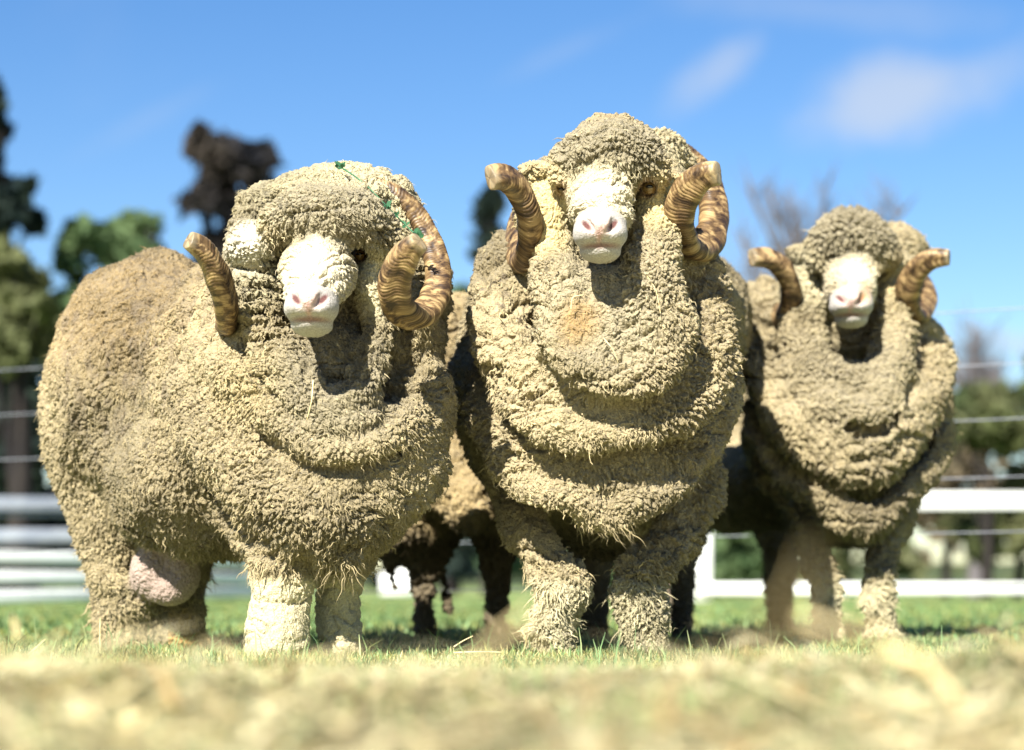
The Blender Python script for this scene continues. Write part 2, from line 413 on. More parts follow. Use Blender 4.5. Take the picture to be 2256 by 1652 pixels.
def tube(name, pts, r, parent, mat, n=6, rr=None):
    X, R_ = smooth_path(np.array(pts, float), np.full(len(pts), r) if rr is None else np.array(rr), 3 if len(pts) > 2 else 0)
    T = np.gradient(X, axis=0); T /= np.linalg.norm(T, axis=1, keepdims=True)
    ref = np.array([0, 0, 1.]) if abs(T[0][2]) < .9 else np.array([1., 0, 0])
    s1 = np.cross(T, ref); s1 /= np.linalg.norm(s1, axis=1, keepdims=True); s2 = np.cross(T, s1)
    a = np.linspace(0, 2 * np.pi, n, endpoint=False)
    V = (X[:, None] + R_[:, None, None] * (np.cos(a)[None, :, None] * s1[:, None] + np.sin(a)[None, :, None] * s2[:, None])).reshape(-1, 3)
    m = len(X); Q = [[i * n + j, i * n + (j + 1) % n, (i + 1) * n + (j + 1) % n, (i + 1) * n + j] for i in range(m - 1) for j in range(n)]
    return link(name, mesh_np(name, V, np.array(Q)), parent, mat)

def rail_fence():
    t = tag(empty('rail_fence', (1.96, 22, 0)), 'long white fence across the back of the paddock, with top and bottom rails', 'fence')
    xs = [1.96, 5.54, 9.1]
    for x in xs: bevel_box('post', (x, 22, -.05), (x, 22, 1.12), .17, .12, t, WHITEP, True)
    for a, b in zip(xs[:-1], xs[1:]):
        if a > 1.9:
            bevel_box('rail', (a - .05, 21.9, 1.03), (b - .052, 21.9, 1.035), .05, .165, t, WHITEP)
        bevel_box('rail', (a - .05, 21.9, .135), (b - .052, 21.9, .14), .05, .10, t, WHITEP)
rail_fence()
def stock_rails():
    # low pen of bright rails receding to the right behind the left ram
    t = tag(empty('low_rail_pen', (-3.2, 14.5, 0)), 'low white pen of three stacked rails behind the left ram', 'fence')
    A = lambda v, Y, u: P(u, v, Y)
    for va, vb in ((1223, 1243), (1270, 1276), (1318, 1303)):
        a, b = P(-160, va - 1, 13.2), P(640, vb, 17.0); bevel_box('rail', a, b, .045, .082, t, WHITEP)
    for u, Y in ((-120, 13.5), (640, 17.1)):
        a = P(u, 1295, Y); bevel_box('post', (a[0], Y, -.03), (a[0], Y, P(u, 1215, Y)[2]), .1, .1, t, WHITEP, True)
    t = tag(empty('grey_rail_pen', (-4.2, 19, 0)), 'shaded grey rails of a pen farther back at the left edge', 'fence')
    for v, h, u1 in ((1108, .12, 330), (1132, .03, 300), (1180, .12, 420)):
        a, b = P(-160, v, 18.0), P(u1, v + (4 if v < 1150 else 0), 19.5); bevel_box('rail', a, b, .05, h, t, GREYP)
    for u, Y in ((-120, 18.1), (310, 19.4)):
        a = P(u, 1295, Y); bevel_box('post', (a[0], Y + .09, -.03), (a[0], Y + .09, P(u, 1090, Y)[2]), .11, .11, t, GREYP, True)
stock_rails()
def wire_fence():
    t = tag(empty('wire_fence', (0, 7.8, 0)), 'wire fence of thin strands strung behind the three rams', 'fence')
    L_ = [(820, 925), (920, 925), (1025, 1030)]
    hs = [1.06, .88, .70, .51, .33, .155]
    YL, YR = 8.6, 7.0; xl, xr = -6.0, 6.0
    def Yat(x): return YL + (YR - YL) * (x + 2.05) / (3.7)
    # posts stand outside the frame and behind the rams
    px = [-5.4, -2.3, .55, 2.6, 5.4]; rise = lambda x: .012 * (x - 1.4)
    for x in px: tube('post', [(x, Yat(x) + .03, -.05), (x, Yat(x) + .03, 1.0), (x + .004, Yat(x) + .03, 1.16 if x != .55 else 1.0)], .022, t, POSTM, 8)
    for k, h in enumerate(hs):
        pts = []
        for i in range(len(px) - 1):
            for f in (0, .5):
                x = px[i] + (px[i + 1] - px[i]) * f; pts.append((x, Yat(x), h + rise(x) - (.006 if f else 0)))
        pts.append((px[-1], Yat(px[-1]), h))
        tube('wire', pts, .0021 if k < 5 else .0024, t, WIREM if k < 5 else DARKW, 6)
wire_fence()
def trough():
    t = tag(empty('stock_trough', P(885, 1330, 20) * [1, 1, 0]), 'small white block trough seen between the dark hind legs behind the left ram', 'trough')
    bevel_box('block', P(840, 1288, 19.3), P(935, 1288, 19.3), .3, .20, t, WHITEP)
    bevel_box('hood', P(882, 1246, 19.25), P(925, 1250, 19.25), .16, .16, t, WHITEP)
trough()
# ---------------------------------------------------------------- trees
BARK = plain('bark', (.012, .011, .012), (.030, .025, .022), 9, .95, .1, .5, (1, 1, .2))
def leafmat(name, c1, c2):
    m = plain(name, c1, c2, 1.3, .7, .2)
    t = m.node_tree; b = t.nodes['Principled BSDF']; r = [n for n in t.nodes if n.type == 'VALTORGB'][0]
    tr = N(t, 'ShaderNodeBsdfTranslucent'); ms = N(t, 'ShaderNodeMixShader'); ms.inputs[0].default_value = .25
    t.links.new(r.outputs[0], tr.inputs['Color']); t.links.new(b.outputs[0], ms.inputs[1]); t.links.new(tr.outputs[0], ms.inputs[2]); t.links.new(ms.outputs[0], t.nodes['Material Output'].inputs[0])
    return m
LM = {'dark': leafmat('dark_needles', (.006, .016, .020), (.022, .034, .022)), 'green': leafmat('green_leaves', (.045, .085, .035), (.11, .16, .065)),
      'brown': leafmat('russet_leaves', (.015, .016, .021), (.040, .032, .025)), 'olive': leafmat('olive_leaves', (.06, .075, .025), (.12, .13, .055)), 'bush': leafmat('bush_leaves', (.05, .075, .028), (.15, .15, .07)),
      'dry': leafmat('dry_leaves', (.09, .075, .045), (.17, .13, .08))}
def crown(name, blobs, n, size, mat, parent, seed):
    """leaf faces spread through many uneven clumps; blobs: (centre, radii)"""
    r = np.random.default_rng(seed); vol = np.array([np.prod(b[1]) ** .8 for b in blobs]); pk = r.choice(len(blobs), n, p=vol / vol.sum())
    C = np.array([b[0] for b in blobs])[pk]; R_ = np.array([b[1] for b in blobs])[pk]
    d = r.normal(size=(n, 3)); d /= np.linalg.norm(d, axis=1, keepdims=True); rad = r.random(n) ** .6 * np.where(r.random(n) < .2, 1.4, 1)
    X = C + R_ * d * rad[:, None]
    keep = fbm(X * (1.3 / max(.4, np.mean(R_))), 2, seed) > .05; X = X[keep]; n = len(X)
    a = r.normal(size=(n, 3)); a /= np.linalg.norm(a, axis=1, keepdims=True); b = np.cross(a, r.normal(size=(n, 3))); b /= np.linalg.norm(b, axis=1, keepdims=True)
    s_ = size * (.5 + r.random(n))[:, None]
    V = np.stack([X - a * s_, X + b * s_ * .5, X + a * s_, X - b * s_ * .5], 1).reshape(-1, 3)
    return link(name, mesh_np(name, V, np.arange(n * 4).reshape(-1, 4), smooth=False), parent, mat)
def tree(label, u, Y, blobs, n, size, mat, seed, tw=.12, kind='tree', group=None, tops=None, branch=10):
    """blobs in photograph units: (u, v, radius u, radius v)"""
    q = sc(Y); r = random.Random(seed); base = P(u, HV, Y) * [1, 1, 0]
    t = tag(empty(kind, base), label, kind.replace('_', ' ').split()[-1], group)
    B = []
    for bu, bv, ru, rv in blobs:
        for k in range(7):
            a = r.uniform(0, 6.28); f = r.uniform(.2, .8)
            B.append((P(bu + ru * f * math.cos(a), bv + rv * f * math.sin(a), Y + r.uniform(-.5, .5) * ru * q * 1.4), (ru * q * r.uniform(.3, .55), ru * q * .5, rv * q * r.uniform(.3, .5))))
    top = min(blobs, key=lambda b: b[1]); tp = P(top[0], top[1], Y)
    tube('trunk', [base - [0, 0, .1], base * .6 + tp * .4 + [tw * .6, 0, 0], tp], tw, t, BARK, 10, [tw * 1.2, tw * .8, tw * .2])
    for k in range(branch):
        c = B[r.randrange(len(B))][0]; f = r.uniform(.25, .8); st = base * (1 - f) + tp * f
        tube('limb', [st, (st + c) / 2 + [0, 0, .08 * r.random()], c], tw * .3, t, BARK, 6, [tw * .35, tw * .2, tw * .06])
    if n: crown('crown', B, n, size, mat, t, seed)
    return t
tree('dark conifer rising past the left edge of the photograph', 5, 26, [(-25, 330, 80, 120), (28, 420, 62, 60), (10, 470, 75, 80), (0, 580, 60, 130), (-15, 240, 56, 60)], 30000, .13, LM['dark'], 1, .2)
tree('big dark tree low on the left behind the rump of the left ram', 40, 24, [(20, 700, 90, 140), (60, 840, 110, 110), (0, 980, 120, 130), (60, 940, 90, 110), (50, 620, 60, 70), (-60, 800, 90, 160)], 22000, .12, LM['dark'], 2, .2)
tree('olive tree at the left edge catching the sun above the dark one', 30, 21, [(30, 620, 80, 80), (60, 700, 75, 90), (0, 760, 60, 80)], 4200, .11, LM['olive'], 3, .14)
tree('light green bushy tree just above the rump of the left ram', 240, 27, [(240, 520, 95, 75), (190, 600, 90, 80), (300, 560, 70, 60), (330, 500, 30, 30), (150, 520, 50, 50), (250, 700, 140, 90)], 9000, .11, LM['green'], 4, .14)
tree('tall russet tree standing alone left of the left ram\'s head', 500, 34, [(505, 360, 88, 74), (475, 440, 66, 80), (545, 450, 78, 80), (500, 530, 80, 70), (440, 310, 22, 40), (570, 385, 44, 45), (500, 620, 80, 80)], 20000, .14, LM['brown'], 5, .2)
tree('small dark tree showing beside the left horn of the middle ram', 1080, 36, [(1080, 480, 42, 50), (1075, 540, 45, 50), (1090, 430, 26, 26), (1080, 650, 50, 80)], 8000, .13, LM['dark'], 6, .16)
tree('far green tree whose top shows between the left and middle rams', 990, 44, [(1000, 640, 60, 36), (960, 700, 90, 60)], 4000, .16, LM['green'], 7, .2)
def bare_tree(label, u, v, Y, spread, seed):
    base = P(u, HV, Y) * [1, 1, 0]; r = random.Random(seed); t = tag(empty('bare_tree', base), label, 'tree')
    tp = P(u, v + 180, Y); tube('trunk', [base, (base + tp) / 2 + [.05, 0, 0], tp], .12, t, BARKL, 9, [.15, .11, .08])
    q = sc(Y)
    for k in range(14):
        f = r.uniform(.55, 1); st = base * (1 - f) + tp * f; en = P(u + r.uniform(-1, 1) * spread, v + r.uniform(0, 130), Y + r.uniform(-.6, .6))
        md = (st + en) / 2 + [0, 0, -.1]
        l = tube('limb', [st, md, en], .04, t, BARKL, 6, [.06, .04, .012])
        V = []; 
        for j in range(26):
            g = r.uniform(.35, 1); s0 = st * (1 - g) + en * g; e0 = s0 + np.array([r.uniform(-.5, .5), r.uniform(-.3, .3), r.uniform(.25, .8)]) * r.uniform(.5, 1.1)
            sd = np.array([.012, 0, 0]); V += [s0 - sd, s0 + sd, e0 + sd * .2, e0 - sd * .2, s0 - sd[[1, 0, 2]], s0 + sd[[1, 0, 2]], e0 + sd[[1, 0, 2]] * .2, e0 - sd[[1, 0, 2]] * .2]
        tw = link('twigs', mesh_np('twigs', np.array(V), np.arange(len(V)).reshape(-1, 4), smooth=False), t, BARKL); tw['kind'] = 'stuff'
BARKL = plain('pale_twigs', (.085, .078, .085), (.14, .125, .125), 9, .9, .1)
bare_tree('bare leafless tree with a wide fan of twigs above the right ram', 1800, 400, 32, 215, 3)
bare_tree('small bare tree far off between the middle and right rams', 1650, 560, 40, 80, 4)
bare_tree('bare shrubby tree top right of the right ram near the wires', 2150, 730, 30, 70, 5)
hedge = [(2170, 900, 26, 130, 100, 'bush', 'rounded green bush below the cloud at the right edge'), (2290, 880, 24, 110, 110, 'olive', 'olive bush running out of the right edge of the photograph'),
         (2080, 1060, 30, 130, 120, 'dry', 'dry brownish bush low behind the white rail right of the right ram'), (2240, 1120, 27, 120, 120, 'bush', 'leafy bush behind the top rail at the far right'),
         (1610, 1220, 34, 110, 90, 'green', 'dark green bush seen under the belly of the right ram'), (1860, 1180, 36, 200, 110, 'bush', 'bush hidden mostly by the right ram\'s legs'),
         (1350, 1190, 38, 260, 120, 'green', 'bush behind the middle ram\'s legs'), (1000, 1230, 40, 180, 70, 'dark', 'low dark bush beyond the white trough'),
         (650, 1190, 38, 220, 120, 'dark', 'dark bush beyond the forelegs of the left ram'), (300, 1150, 36, 220, 140, 'dark', 'dark bush behind the hind legs of the left ram'), (60, 1180, 25, 180, 120, 'dark', 'dark hedge bush behind the grey rails at the left')]
for i, (u, v, Y, ru, rv, mk, lab) in enumerate(hedge):
    tree(lab, u, Y, [(u, v, ru, rv), (u - ru * .5, v + rv * .4, ru * .8, rv * .7), (u + ru * .5, v + rv * .3, ru * .8, rv * .8)], 7500, .10 if i else .11, LM[mk], 20 + i, .07, 'bush', branch=6)
# far wooded rise that closes the horizon
def hills():
    r = np.random.default_rng(5); xs = np.linspace(-900, 900, 181); V = []
    for x in xs:
        h = 3.2 + 1.3 * math.sin(x * .02) + .8 * math.sin(x * .071) + r.random() * .5
        V += [(x, 300, -1), (x, 304, h * .6), (x, 320, h), (x, 520, -1)]
    n = len(xs); Q = [[i * 4 + j, i * 4 + 4 + j, i * 4 + 5 + j, i * 4 + 1 + j] for i in range(n - 1) for j in range(3)]
    o = link('hills', mesh_np('hills', np.array(V), np.array(Q)), None, plain('far_wood', (.03, .045, .025), (.07, .08, .04), .2, .95, .05)); o['kind'] = 'structure'
hills()

# ---------------------------------------------------------------- rams
def wool_material():
    m, t, b = material('wool', .95, .05); L = t.links.new
    at = N(t, 'ShaderNodeAttribute', attribute_name='Col'); wa = N(t, 'ShaderNodeAttribute', attribute_name='woolly')
    tcn = N(t, 'ShaderNodeTexCoord')
    n1 = N(t, 'ShaderNodeTexNoise'); n1.inputs['Scale'].default_value = 260; n1.inputs['Detail'].default_value = 4; n1.inputs['Roughness'].default_value = .7
    L(tcn.outputs['Object'], n1.inputs['Vector'])
    mr = N(t, 'ShaderNodeMapRange'); mr.inputs['From Min'].default_value = .3; mr.inputs['From Max'].default_value = .7; mr.inputs['To Min'].default_value = .62; mr.inputs['To Max'].default_value = 1.28
    L(n1.outputs['Fac'], mr.inputs['Value'])
    mx = N(t, 'ShaderNodeVectorMath', operation='SCALE'); L(at.outputs['Color'], mx.inputs[0]); L(mr.outputs[0], mx.inputs['Scale'])
    L(mx.outputs[0], b.inputs['Base Color'])
    b.inputs['Sheen Weight'].default_value = .15; b.inputs['Sheen Roughness'].default_value = .6
    b.inputs['Sheen Tint'].default_value = (1, .93, .8, 1)
    # curly fibres too fine for the mesh
    wn = N(t, 'ShaderNodeTexNoise'); wn.inputs['Scale'].default_value = 60; wn.inputs['Detail'].default_value = 2; L(tcn.outputs['Object'], wn.inputs['Vector'])
    ws = N(t, 'ShaderNodeVectorMath', operation='MULTIPLY_ADD'); ws.inputs[1].default_value = (.02, .02, .02); L(wn.outputs['Color'], ws.inputs[0]); L(tcn.outputs['Object'], ws.inputs[2])
    vo = N(t, 'ShaderNodeTexVoronoi'); vo.inputs['Scale'].default_value = 190; L(ws.outputs[0], vo.inputs['Vector'])
    sm = N(t, 'ShaderNodeMath', operation='MULTIPLY_ADD'); sm.inputs[1].default_value = -.8; L(vo.outputs['Distance'], sm.inputs[0]); L(n1.outputs['Fac'], sm.inputs[2])
    mm = N(t, 'ShaderNodeMath', operation='MULTIPLY'); L(sm.outputs[0], mm.inputs[0]); L(wa.outputs['Fac'], mm.inputs[1])
    bp = N(t, 'ShaderNodeBump'); bp.inputs['Strength'].default_value = 1.0; bp.inputs['Distance'].default_value = .0055
    L(mm.outputs[0], bp.inputs['Height']); L(bp.outputs[0], b.inputs['Normal'])
    return m
def fibre_material():
    m, t, b = material('wool_fibre', .8, .1); L = t.links.new
    at = N(t, 'ShaderNodeAttribute', attribute_name='tint'); L(at.outputs['Color'], b.inputs['Base Color'])
    return m
WOOL, FIBRE = wool_material(), fibre_material()
def horn_material():
    m, t, b = material('horn', .48, .35); L = t.links.new
    at = N(t, 'ShaderNodeAttribute', attribute_name='hcoord'); co = N(t, 'ShaderNodeAttribute', attribute_name='Col')
    nz = N(t, 'ShaderNodeTexNoise'); nz.inputs['Scale'].default_value = 1; nz.inputs['Detail'].default_value = 7; nz.inputs['Roughness'].default_value = .58; nz.inputs['Distortion'].default_value = .35
    mp = N(t, 'ShaderNodeMapping'); mp.inputs['Scale'].default_value = (58, 1.1, 1); L(at.outputs['Vector'], mp.inputs[0]); L(mp.outputs[0], nz.inputs['Vector'])
    r = N(t, 'ShaderNodeValToRGB'); r.color_ramp.elements[0].color = (.030, .017, .010, 1); r.color_ramp.elements[0].position = .37
    r.color_ramp.elements[1].color = (.33, .225, .105, 1); r.color_ramp.elements[1].position = .62
    e = r.color_ramp.elements.new(.5); e.color = (.125, .075, .033, 1)
    L(nz.outputs['Fac'], r.inputs[0])
    mx = N(t, 'ShaderNodeMix', data_type='RGBA'); L(co.outputs['Fac'], mx.inputs[0]); L(r.outputs[0], mx.inputs[6]); mx.inputs[7].default_value = (.36, .30, .19, 1)
    L(mx.outputs[2], b.inputs['Base Color'])
    bp = N(t, 'ShaderNodeBump'); bp.inputs['Strength'].default_value = .5; bp.inputs['Distance'].default_value = .002; L(nz.outputs['Fac'], bp.inputs['Height']); L(bp.outputs[0], b.inputs['Normal'])
    return m
HORN = horn_material()

def sweep(X, r, nseg, nper, prof, tw=0.):
    """tube along X with section prof(angle, s) and parallel-transported frame"""
    n = len(X); T = np.gradient(X, axis=0); T /= np.linalg.norm(T, axis=1, keepdims=True)
    up = np.cross(T[0], [0, 1, 0]); up /= np.linalg.norm(up); U = [up]
    for i in range(1, n):
        u = U[-1] - T[i] * (U[-1] @ T[i]); U.append(u / np.linalg.norm(u))
    U = np.array(U); B = np.cross(T, U)
    s = np.concatenate([[0], np.cumsum(np.linalg.norm(np.diff(X, axis=0), axis=1))])
    a = np.linspace(0, 2 * np.pi, nper, endpoint=False)
    rad = r[:, None] * prof(a[None, :] + tw, s[:, None])
    V = X[:, None] + rad[..., None] * (np.cos(a)[None, :, None] * U[:, None] + np.sin(a)[None, :, None] * B[:, None])
    i, j = np.meshgrid(np.arange(n - 1), np.arange(nper), indexing='ij'); k = (j + 1) % nper
    Q = np.stack([i * nper + j, i * nper + k, (i + 1) * nper + k, (i + 1) * nper + j], -1).reshape(-1, 4)
    return V.reshape(-1, 3), Q, np.repeat(s, nper), np.tile(a, n), T

def horn(parent, pts, seed, label=None):
    X = np.array([P(*a[:3]) for a in pts], float); r = np.array([a[3] * sc(a[2]) for a in pts], float)
    X, r = smooth_path(X, r, 24)
    X = X.astype(float)
    for _ in range(6): X[1:-1] = (X[:-2] + 2 * X[1:-1] + X[2:]) / 4
    sN = np.concatenate([[0], np.cumsum(np.linalg.norm(np.diff(X, axis=0), axis=1))]); n = int(sN[-1] / .0013)
    si = np.linspace(0, sN[-1], n); X = np.stack([np.interp(si, sN, X[:, k]) for k in range(3)], 1); r = np.interp(si, sN, r)
    rs = np.random.default_rng(seed); ph = rs.random(8) * 6.28
    def prof(a, s):
        keel = .86 * (1 + .15 * np.cos(2 * a + .6) + .08 * np.cos(3 * a + 1))
        w = s + .0035 * np.sin(3 * a + ph[0]) + .003 * np.sin(2 * a + ph[3])
        spac = 860 * w + 2.2 * np.sin(31 * w + ph[1]) + 1.4 * np.sin(77 * w + ph[2])
        rid = np.abs(np.sin(spac * .5)) ** .55 * (.65 + .5 * np.sin(47 * w + ph[5]) ** 2)
        return keel * (1 + .075 * (rid - .6) * np.clip(s / .03, .25, 1) + .03 * np.sin(60 * s + 2 * a + ph[4]) + .012 * np.sin(9 * a + 140 * s))
    V, Q, s, a, T = sweep(X, r, n, 56, prof)
    # the cut-off tip: a slightly domed, tilted end
    nper = 56; m = len(V)
    rings = []; base = V[:nper]; c = base.mean(0); cur = 0
    vv = [V]; qq = [Q]; off = m; prev = np.arange(nper)
    for f, d in ((.97, .0012), (.8, .0022), (.4, .003), (.05, .0026)):
        ring = c + (base - c) * f - T[0] * d; ix = np.arange(nper) + off; off += nper; vv.append(ring)
        qq.append(np.stack([prev, ix, np.roll(ix, -1), np.roll(prev, -1)], 1)); prev = ix
    V = np.concatenate(vv); Q = np.concatenate(qq); s = np.concatenate([s, np.full(nper * 4, -.003)]); a = np.concatenate([a, np.tile(a[:nper], 4)])
    edge = np.clip(1 - np.abs(s - .001) / .012, 0, 1) * .45 + .3 * np.clip(np.cos(2 * a + .6) - .55, 0, 1) / .45 * np.clip(1 - s / .12, 0, 1)
    me = mesh_np('horn', V, Q, cols={'Col': np.clip(edge, 0, 1), 'hc': s})
    at = me.attributes.new('hcoord', 'FLOAT_VECTOR', 'POINT')
    warp = .0035 * np.sin(3 * a + ph[0]) + .003 * np.sin(2 * a + ph[3]) + .004 * fbm(V * 30, 2, seed)
    at.data.foreach_set('vector', np.stack([s + warp, np.cos(a) + np.sin(a) * .3, np.full(len(s), seed * 1.7)], 1).astype(np.float32).ravel())
    o = link('horn', me, parent, HORN)
    if label: o['label'] = label
    return o

WOOLC = np.array([.325, .262, .146]); GREY = np.array([.255, .220, .143]); TAN = np.array([.27, .185, .082]); CREAM = np.array([.56, .49, .30]); WHITE = np.array([.68, .62, .48]); SHADEC = np.array([.085, .068, .045])
PINK = np.array([.62, .38, .33]); DIRT = np.array([.10, .075, .05]); MUZZ = np.array([.35, .325, .295]); YEL = np.array([.56, .44, .21])
NOSTRIL = np.array([.09, .028, .026])

def paintmask(V, u, v, Y, ru, rv, ry, rot=0, soft=.3):
    q = sc(Y); R = np.array(Matrix.Rotation(math.radians(rot), 3, 'Y'), np.float32)
    L = (V - P(u, v, Y)) @ R / np.array([ru * q, ry, rv * q])
    d = np.sqrt((L * L).sum(1))
    return np.clip((1 + soft - d) / (2 * soft), 0, 1)

def make_ram(name, label, root_at, sol, paint, fine, seed, comb, nfib, flen=.012, fine2=True, faceb=None, long=None, front=None, painted_shade=None):
    root = empty(name, root_at); tag(root, label, 'ram')
    lo, hi = sol.bounds(); lo[2] = max(lo[2], -.02)
    V, Q = surface_nets(sol, lo, hi, .009)
    V = relax(V, Q, 2, .5); V = project(sol, V, 2)
    V, Q, _ = subdivide(V, Q); V = relax(V, Q, 1, .4); V = project(sol, V, 1)
    n = normals(V, Q)
    cen = V[Q].mean(1); fnn = n[Q].mean(1); view = np.array([0, 0, CAM_Z]) - cen; view /= np.linalg.norm(view, axis=1, keepdims=True)
    sel = ((fnn * view).sum(1) > -.15) & (cen[:, 2] > -.01) & fine(cen)
    V, Q, rim = subdivide(V, Q, sel)
    V = relax(V, Q, 1, .3); V[rim[0]] = (V[rim[1]] + V[rim[2]]) / 2
    if faceb is not None:
        cen = V[Q].mean(1); V2, Q, rim2 = subdivide(V, Q, faceb(cen) & (normals(V, Q)[Q].mean(1)[:, 1] < .3)); V2[len(V):] = project(sol, V2[len(V):], 1)
        V2[rim2[0]] = (V2[rim2[1]] + V2[rim2[2]]) / 2; V = V2; rim = tuple(np.concatenate([a, b]) for a, b in zip(rim, rim2))
    n = normals(V, Q)
    # wool masks and colours
    col, wool = paint(V)
    rough = comb(V)                       # 1 = long combed locks, 0 = tight curls
    W = V + .020 * vnoise3(V * 15, seed) + .0065 * vnoise3(V * 55, seed + 5)
    fs = 1.
    wt = np.clip(fbm(V * 7 + 3, 2, seed + 9) * 2.5 + .5, 0, 1)
    a1, a2, id1 = worley(W * np.array([125, 125, 62]), seed + 1)
    b1, b2, id2 = worley(W @ np.array(Matrix.Rotation(.9, 3, 'Y'), np.float32) * np.array([64, 125, 125]), seed + 2)
    c1, c2, id3 = worley(W * 26 + .6 * vnoise3(V * 30, seed + 3), seed + 3)
    lock = np.where(1, wt * (1 - a1 ** 1.5) + (1 - wt) * (1 - b1 ** 1.5), 0)
    lock = lock - .85 * np.exp(-(np.minimum(a2 - a1, 9) * 6)) * wt - .85 * np.exp(-(b2 - b1) * 6) * (1 - wt)
    big = np.clip(c2 - c1, 0, .5) * 2
    fine_n = fbm(W * 170, 2, seed + 7)
    curl = np.clip(.75 + 1.1 * fbm(V * 6 + 9, 2, seed + 14), .35, 1.35) * (.45 + .55 * rough)
    patch = np.clip(fbm(V * 8 - 4, 2, seed + 15) * 3 + .35, 0, 1)
    cr1 = np.exp(-np.abs(fbm(W * np.array([7, 7, 30]) + .8 * vnoise3(V * 9, seed + 60), 2, seed + 61)) * 10)
    cr2 = np.exp(-np.abs(fbm(W * np.array([26, 26, 7]) + .8 * vnoise3(V * 9, seed + 62), 2, seed + 63)) * 17)
    fr = front(V) if front is not None else np.ones(len(V))
    crm = np.clip(fbm(V * 5 + 2, 2, seed + 64) * 2.5 + .55, 0, 1)
    disp = wool * (.0135 * lock * curl - (.021 * cr1) * fr * crm - .009 * cr2 * (.5 + .5 * (1 - fr)) + .011 * (big - .6) * rough * patch - .004 + .0042 * fine_n * (.6 + .6 * curl) + .010 * fbm(V * 14, 3, seed + 8))
    D = V + n * disp[:, None]
    # locks lean down a little, so bumps overhang
    D[:, 2] -= (wool * .006 * np.clip(lock, 0, 1)).astype(np.float32)
    D[rim[0]] = (D[rim[1]] + D[rim[2]]) / 2
    D[:, 2] = np.maximum(D[:, 2], -.015)
    idm = np.where(wt > .5, id1, id2)
    shade = 1 + wool * (.20 * (idm - .5) + .14 * (id3 - .5) + .16 * fbm(V * 9, 3, seed + 4) + .30 * np.clip(fbm(V * 3.2, 2, seed + 6) * 2, -1, 1))
    speck = np.clip(fbm(V * 85, 2, seed + 31) * 3.2 - .85, 0, 1) * np.clip(fbm(V * 7, 2, seed + 32) * 2 + .55, 0, 1) * wool
    col = col * (1 - .55 * speck[:, None])
    if painted_shade is not None:
        k = (painted_shade(V) * wool * .8)[:, None]; col = col * (1 - k) + SHADEC * k  # deep shade painted into the wool of bellies, hind legs and rear flanks
    col = col * shade[:, None]
    body = link('body', mesh_np(name + '_body', D, Q, cols={'Col': col.astype(np.float32), 'woolly': (.25 + .75 * wool).astype(np.float32)}), root, WOOL)
    # fibres: short crimped locks standing off the fleece
    nn = normals(D, Q)
    tri = D[Q]; area = np.linalg.norm(np.cross(tri[:, 2] - tri[:, 0], tri[:, 3] - tri[:, 1]), axis=1) / 2
    fw = area * (wool[Q].mean(1) * .55 + .45) * np.clip((nn[Q].mean(1) * (np.array([0, 0, CAM_Z]) - tri.mean(1)) / 4.4).sum(1) + .35, 0, 1) * (tri[:, :, 2].mean(1) > .01)
    cdf = np.cumsum(fw); r_ = np.random.default_rng(seed)
    fi = np.minimum(np.searchsorted(cdf, r_.random(nfib) * cdf[-1]), len(Q) - 1)
    uv = r_.random((nfib, 2)).astype(np.float32)[:, :, None]
    q = Q[fi]; base = (D[q[:, 0]] * (1 - uv[:, 0]) + D[q[:, 1]] * uv[:, 0]) * (1 - uv[:, 1]) + (D[q[:, 3]] * (1 - uv[:, 0]) + D[q[:, 2]] * uv[:, 0]) * uv[:, 1]
    nb = nn[q[:, 0]]; wl = wool[q[:, 0]]; cl = col[q[:, 0]]
    flow = vnoise3(base * 22, seed + 40) * 1.0 + np.array([0, 0, -.55]); flow -= nb * (flow * nb).sum(1)[:, None]
    flow += vnoise3(base * 130, seed + 50) * .45
    ln = (flen * (.45 + .8 * r_.random(nfib)) * (.55 + .45 * wl) * (1 if long is None else long(base)))[:, None]
    stand = (.30 + .55 * r_.random(nfib))[:, None] * (.35 + .65 * wl)[:, None]
    cf = (r_.random(nfib) < np.where(base[:, 2] < .24, .30, .14)) * wl; ln = ln * (1 + .55 * cf[:, None])
    side = np.cross(nb, flow); side /= np.linalg.norm(side, axis=1, keepdims=True) + 1e-6
    K = 8; pts = np.zeros((nfib, K, 3), np.float32); ph = r_.random(nfib) * 6.28
    for k in range(K):
        t = k / (K - 1)
        pts[:, k] = base + nb * (stand * ln * (t - .35 * t * t) - .002) + flow * ln * (t * t * .9 + t * .25) + side * (np.sin(ph + t * (7 + 4 * cf)) * (.0013 + .0020 * cf) * t ** .6 * (.3 + .7 * wl))[:, None]
    hc = bpy.data.hair_curves.new(name + '_fibres'); hc.add_curves([K] * nfib)
    hc.attributes['position'].data.foreach_set('vector', pts.ravel())
    rad = (.00045 * (.5 + .8 * r_.random(nfib)) * (.30 + .70 * wl) * (1 + 1.7 * cf))[:, None] * np.array([1, 1.05, 1.05, 1, .85, .7, .45, .1])[None]
    (hc.attributes.get('radius') or hc.attributes.new('radius', 'FLOAT', 'POINT')).data.foreach_set('value', rad.astype(np.float32).ravel())
    tn = hc.attributes.new('tint', 'FLOAT_COLOR', 'CURVE'); tc4 = np.ones((nfib, 4), np.float32); tc4[:, :3] = cl * (.85 + .4 * r_.random(nfib))[:, None]
    tn.data.foreach_set('color', tc4.ravel())
    fo = bpy.data.objects.new('fleece', hc); COL.objects.link(fo); fo.parent = root; fo.matrix_parent_inverse = Matrix.Translation(-root.location)
    hc.materials.append(FIBRE); fo['kind'] = 'stuff'
    return root, body

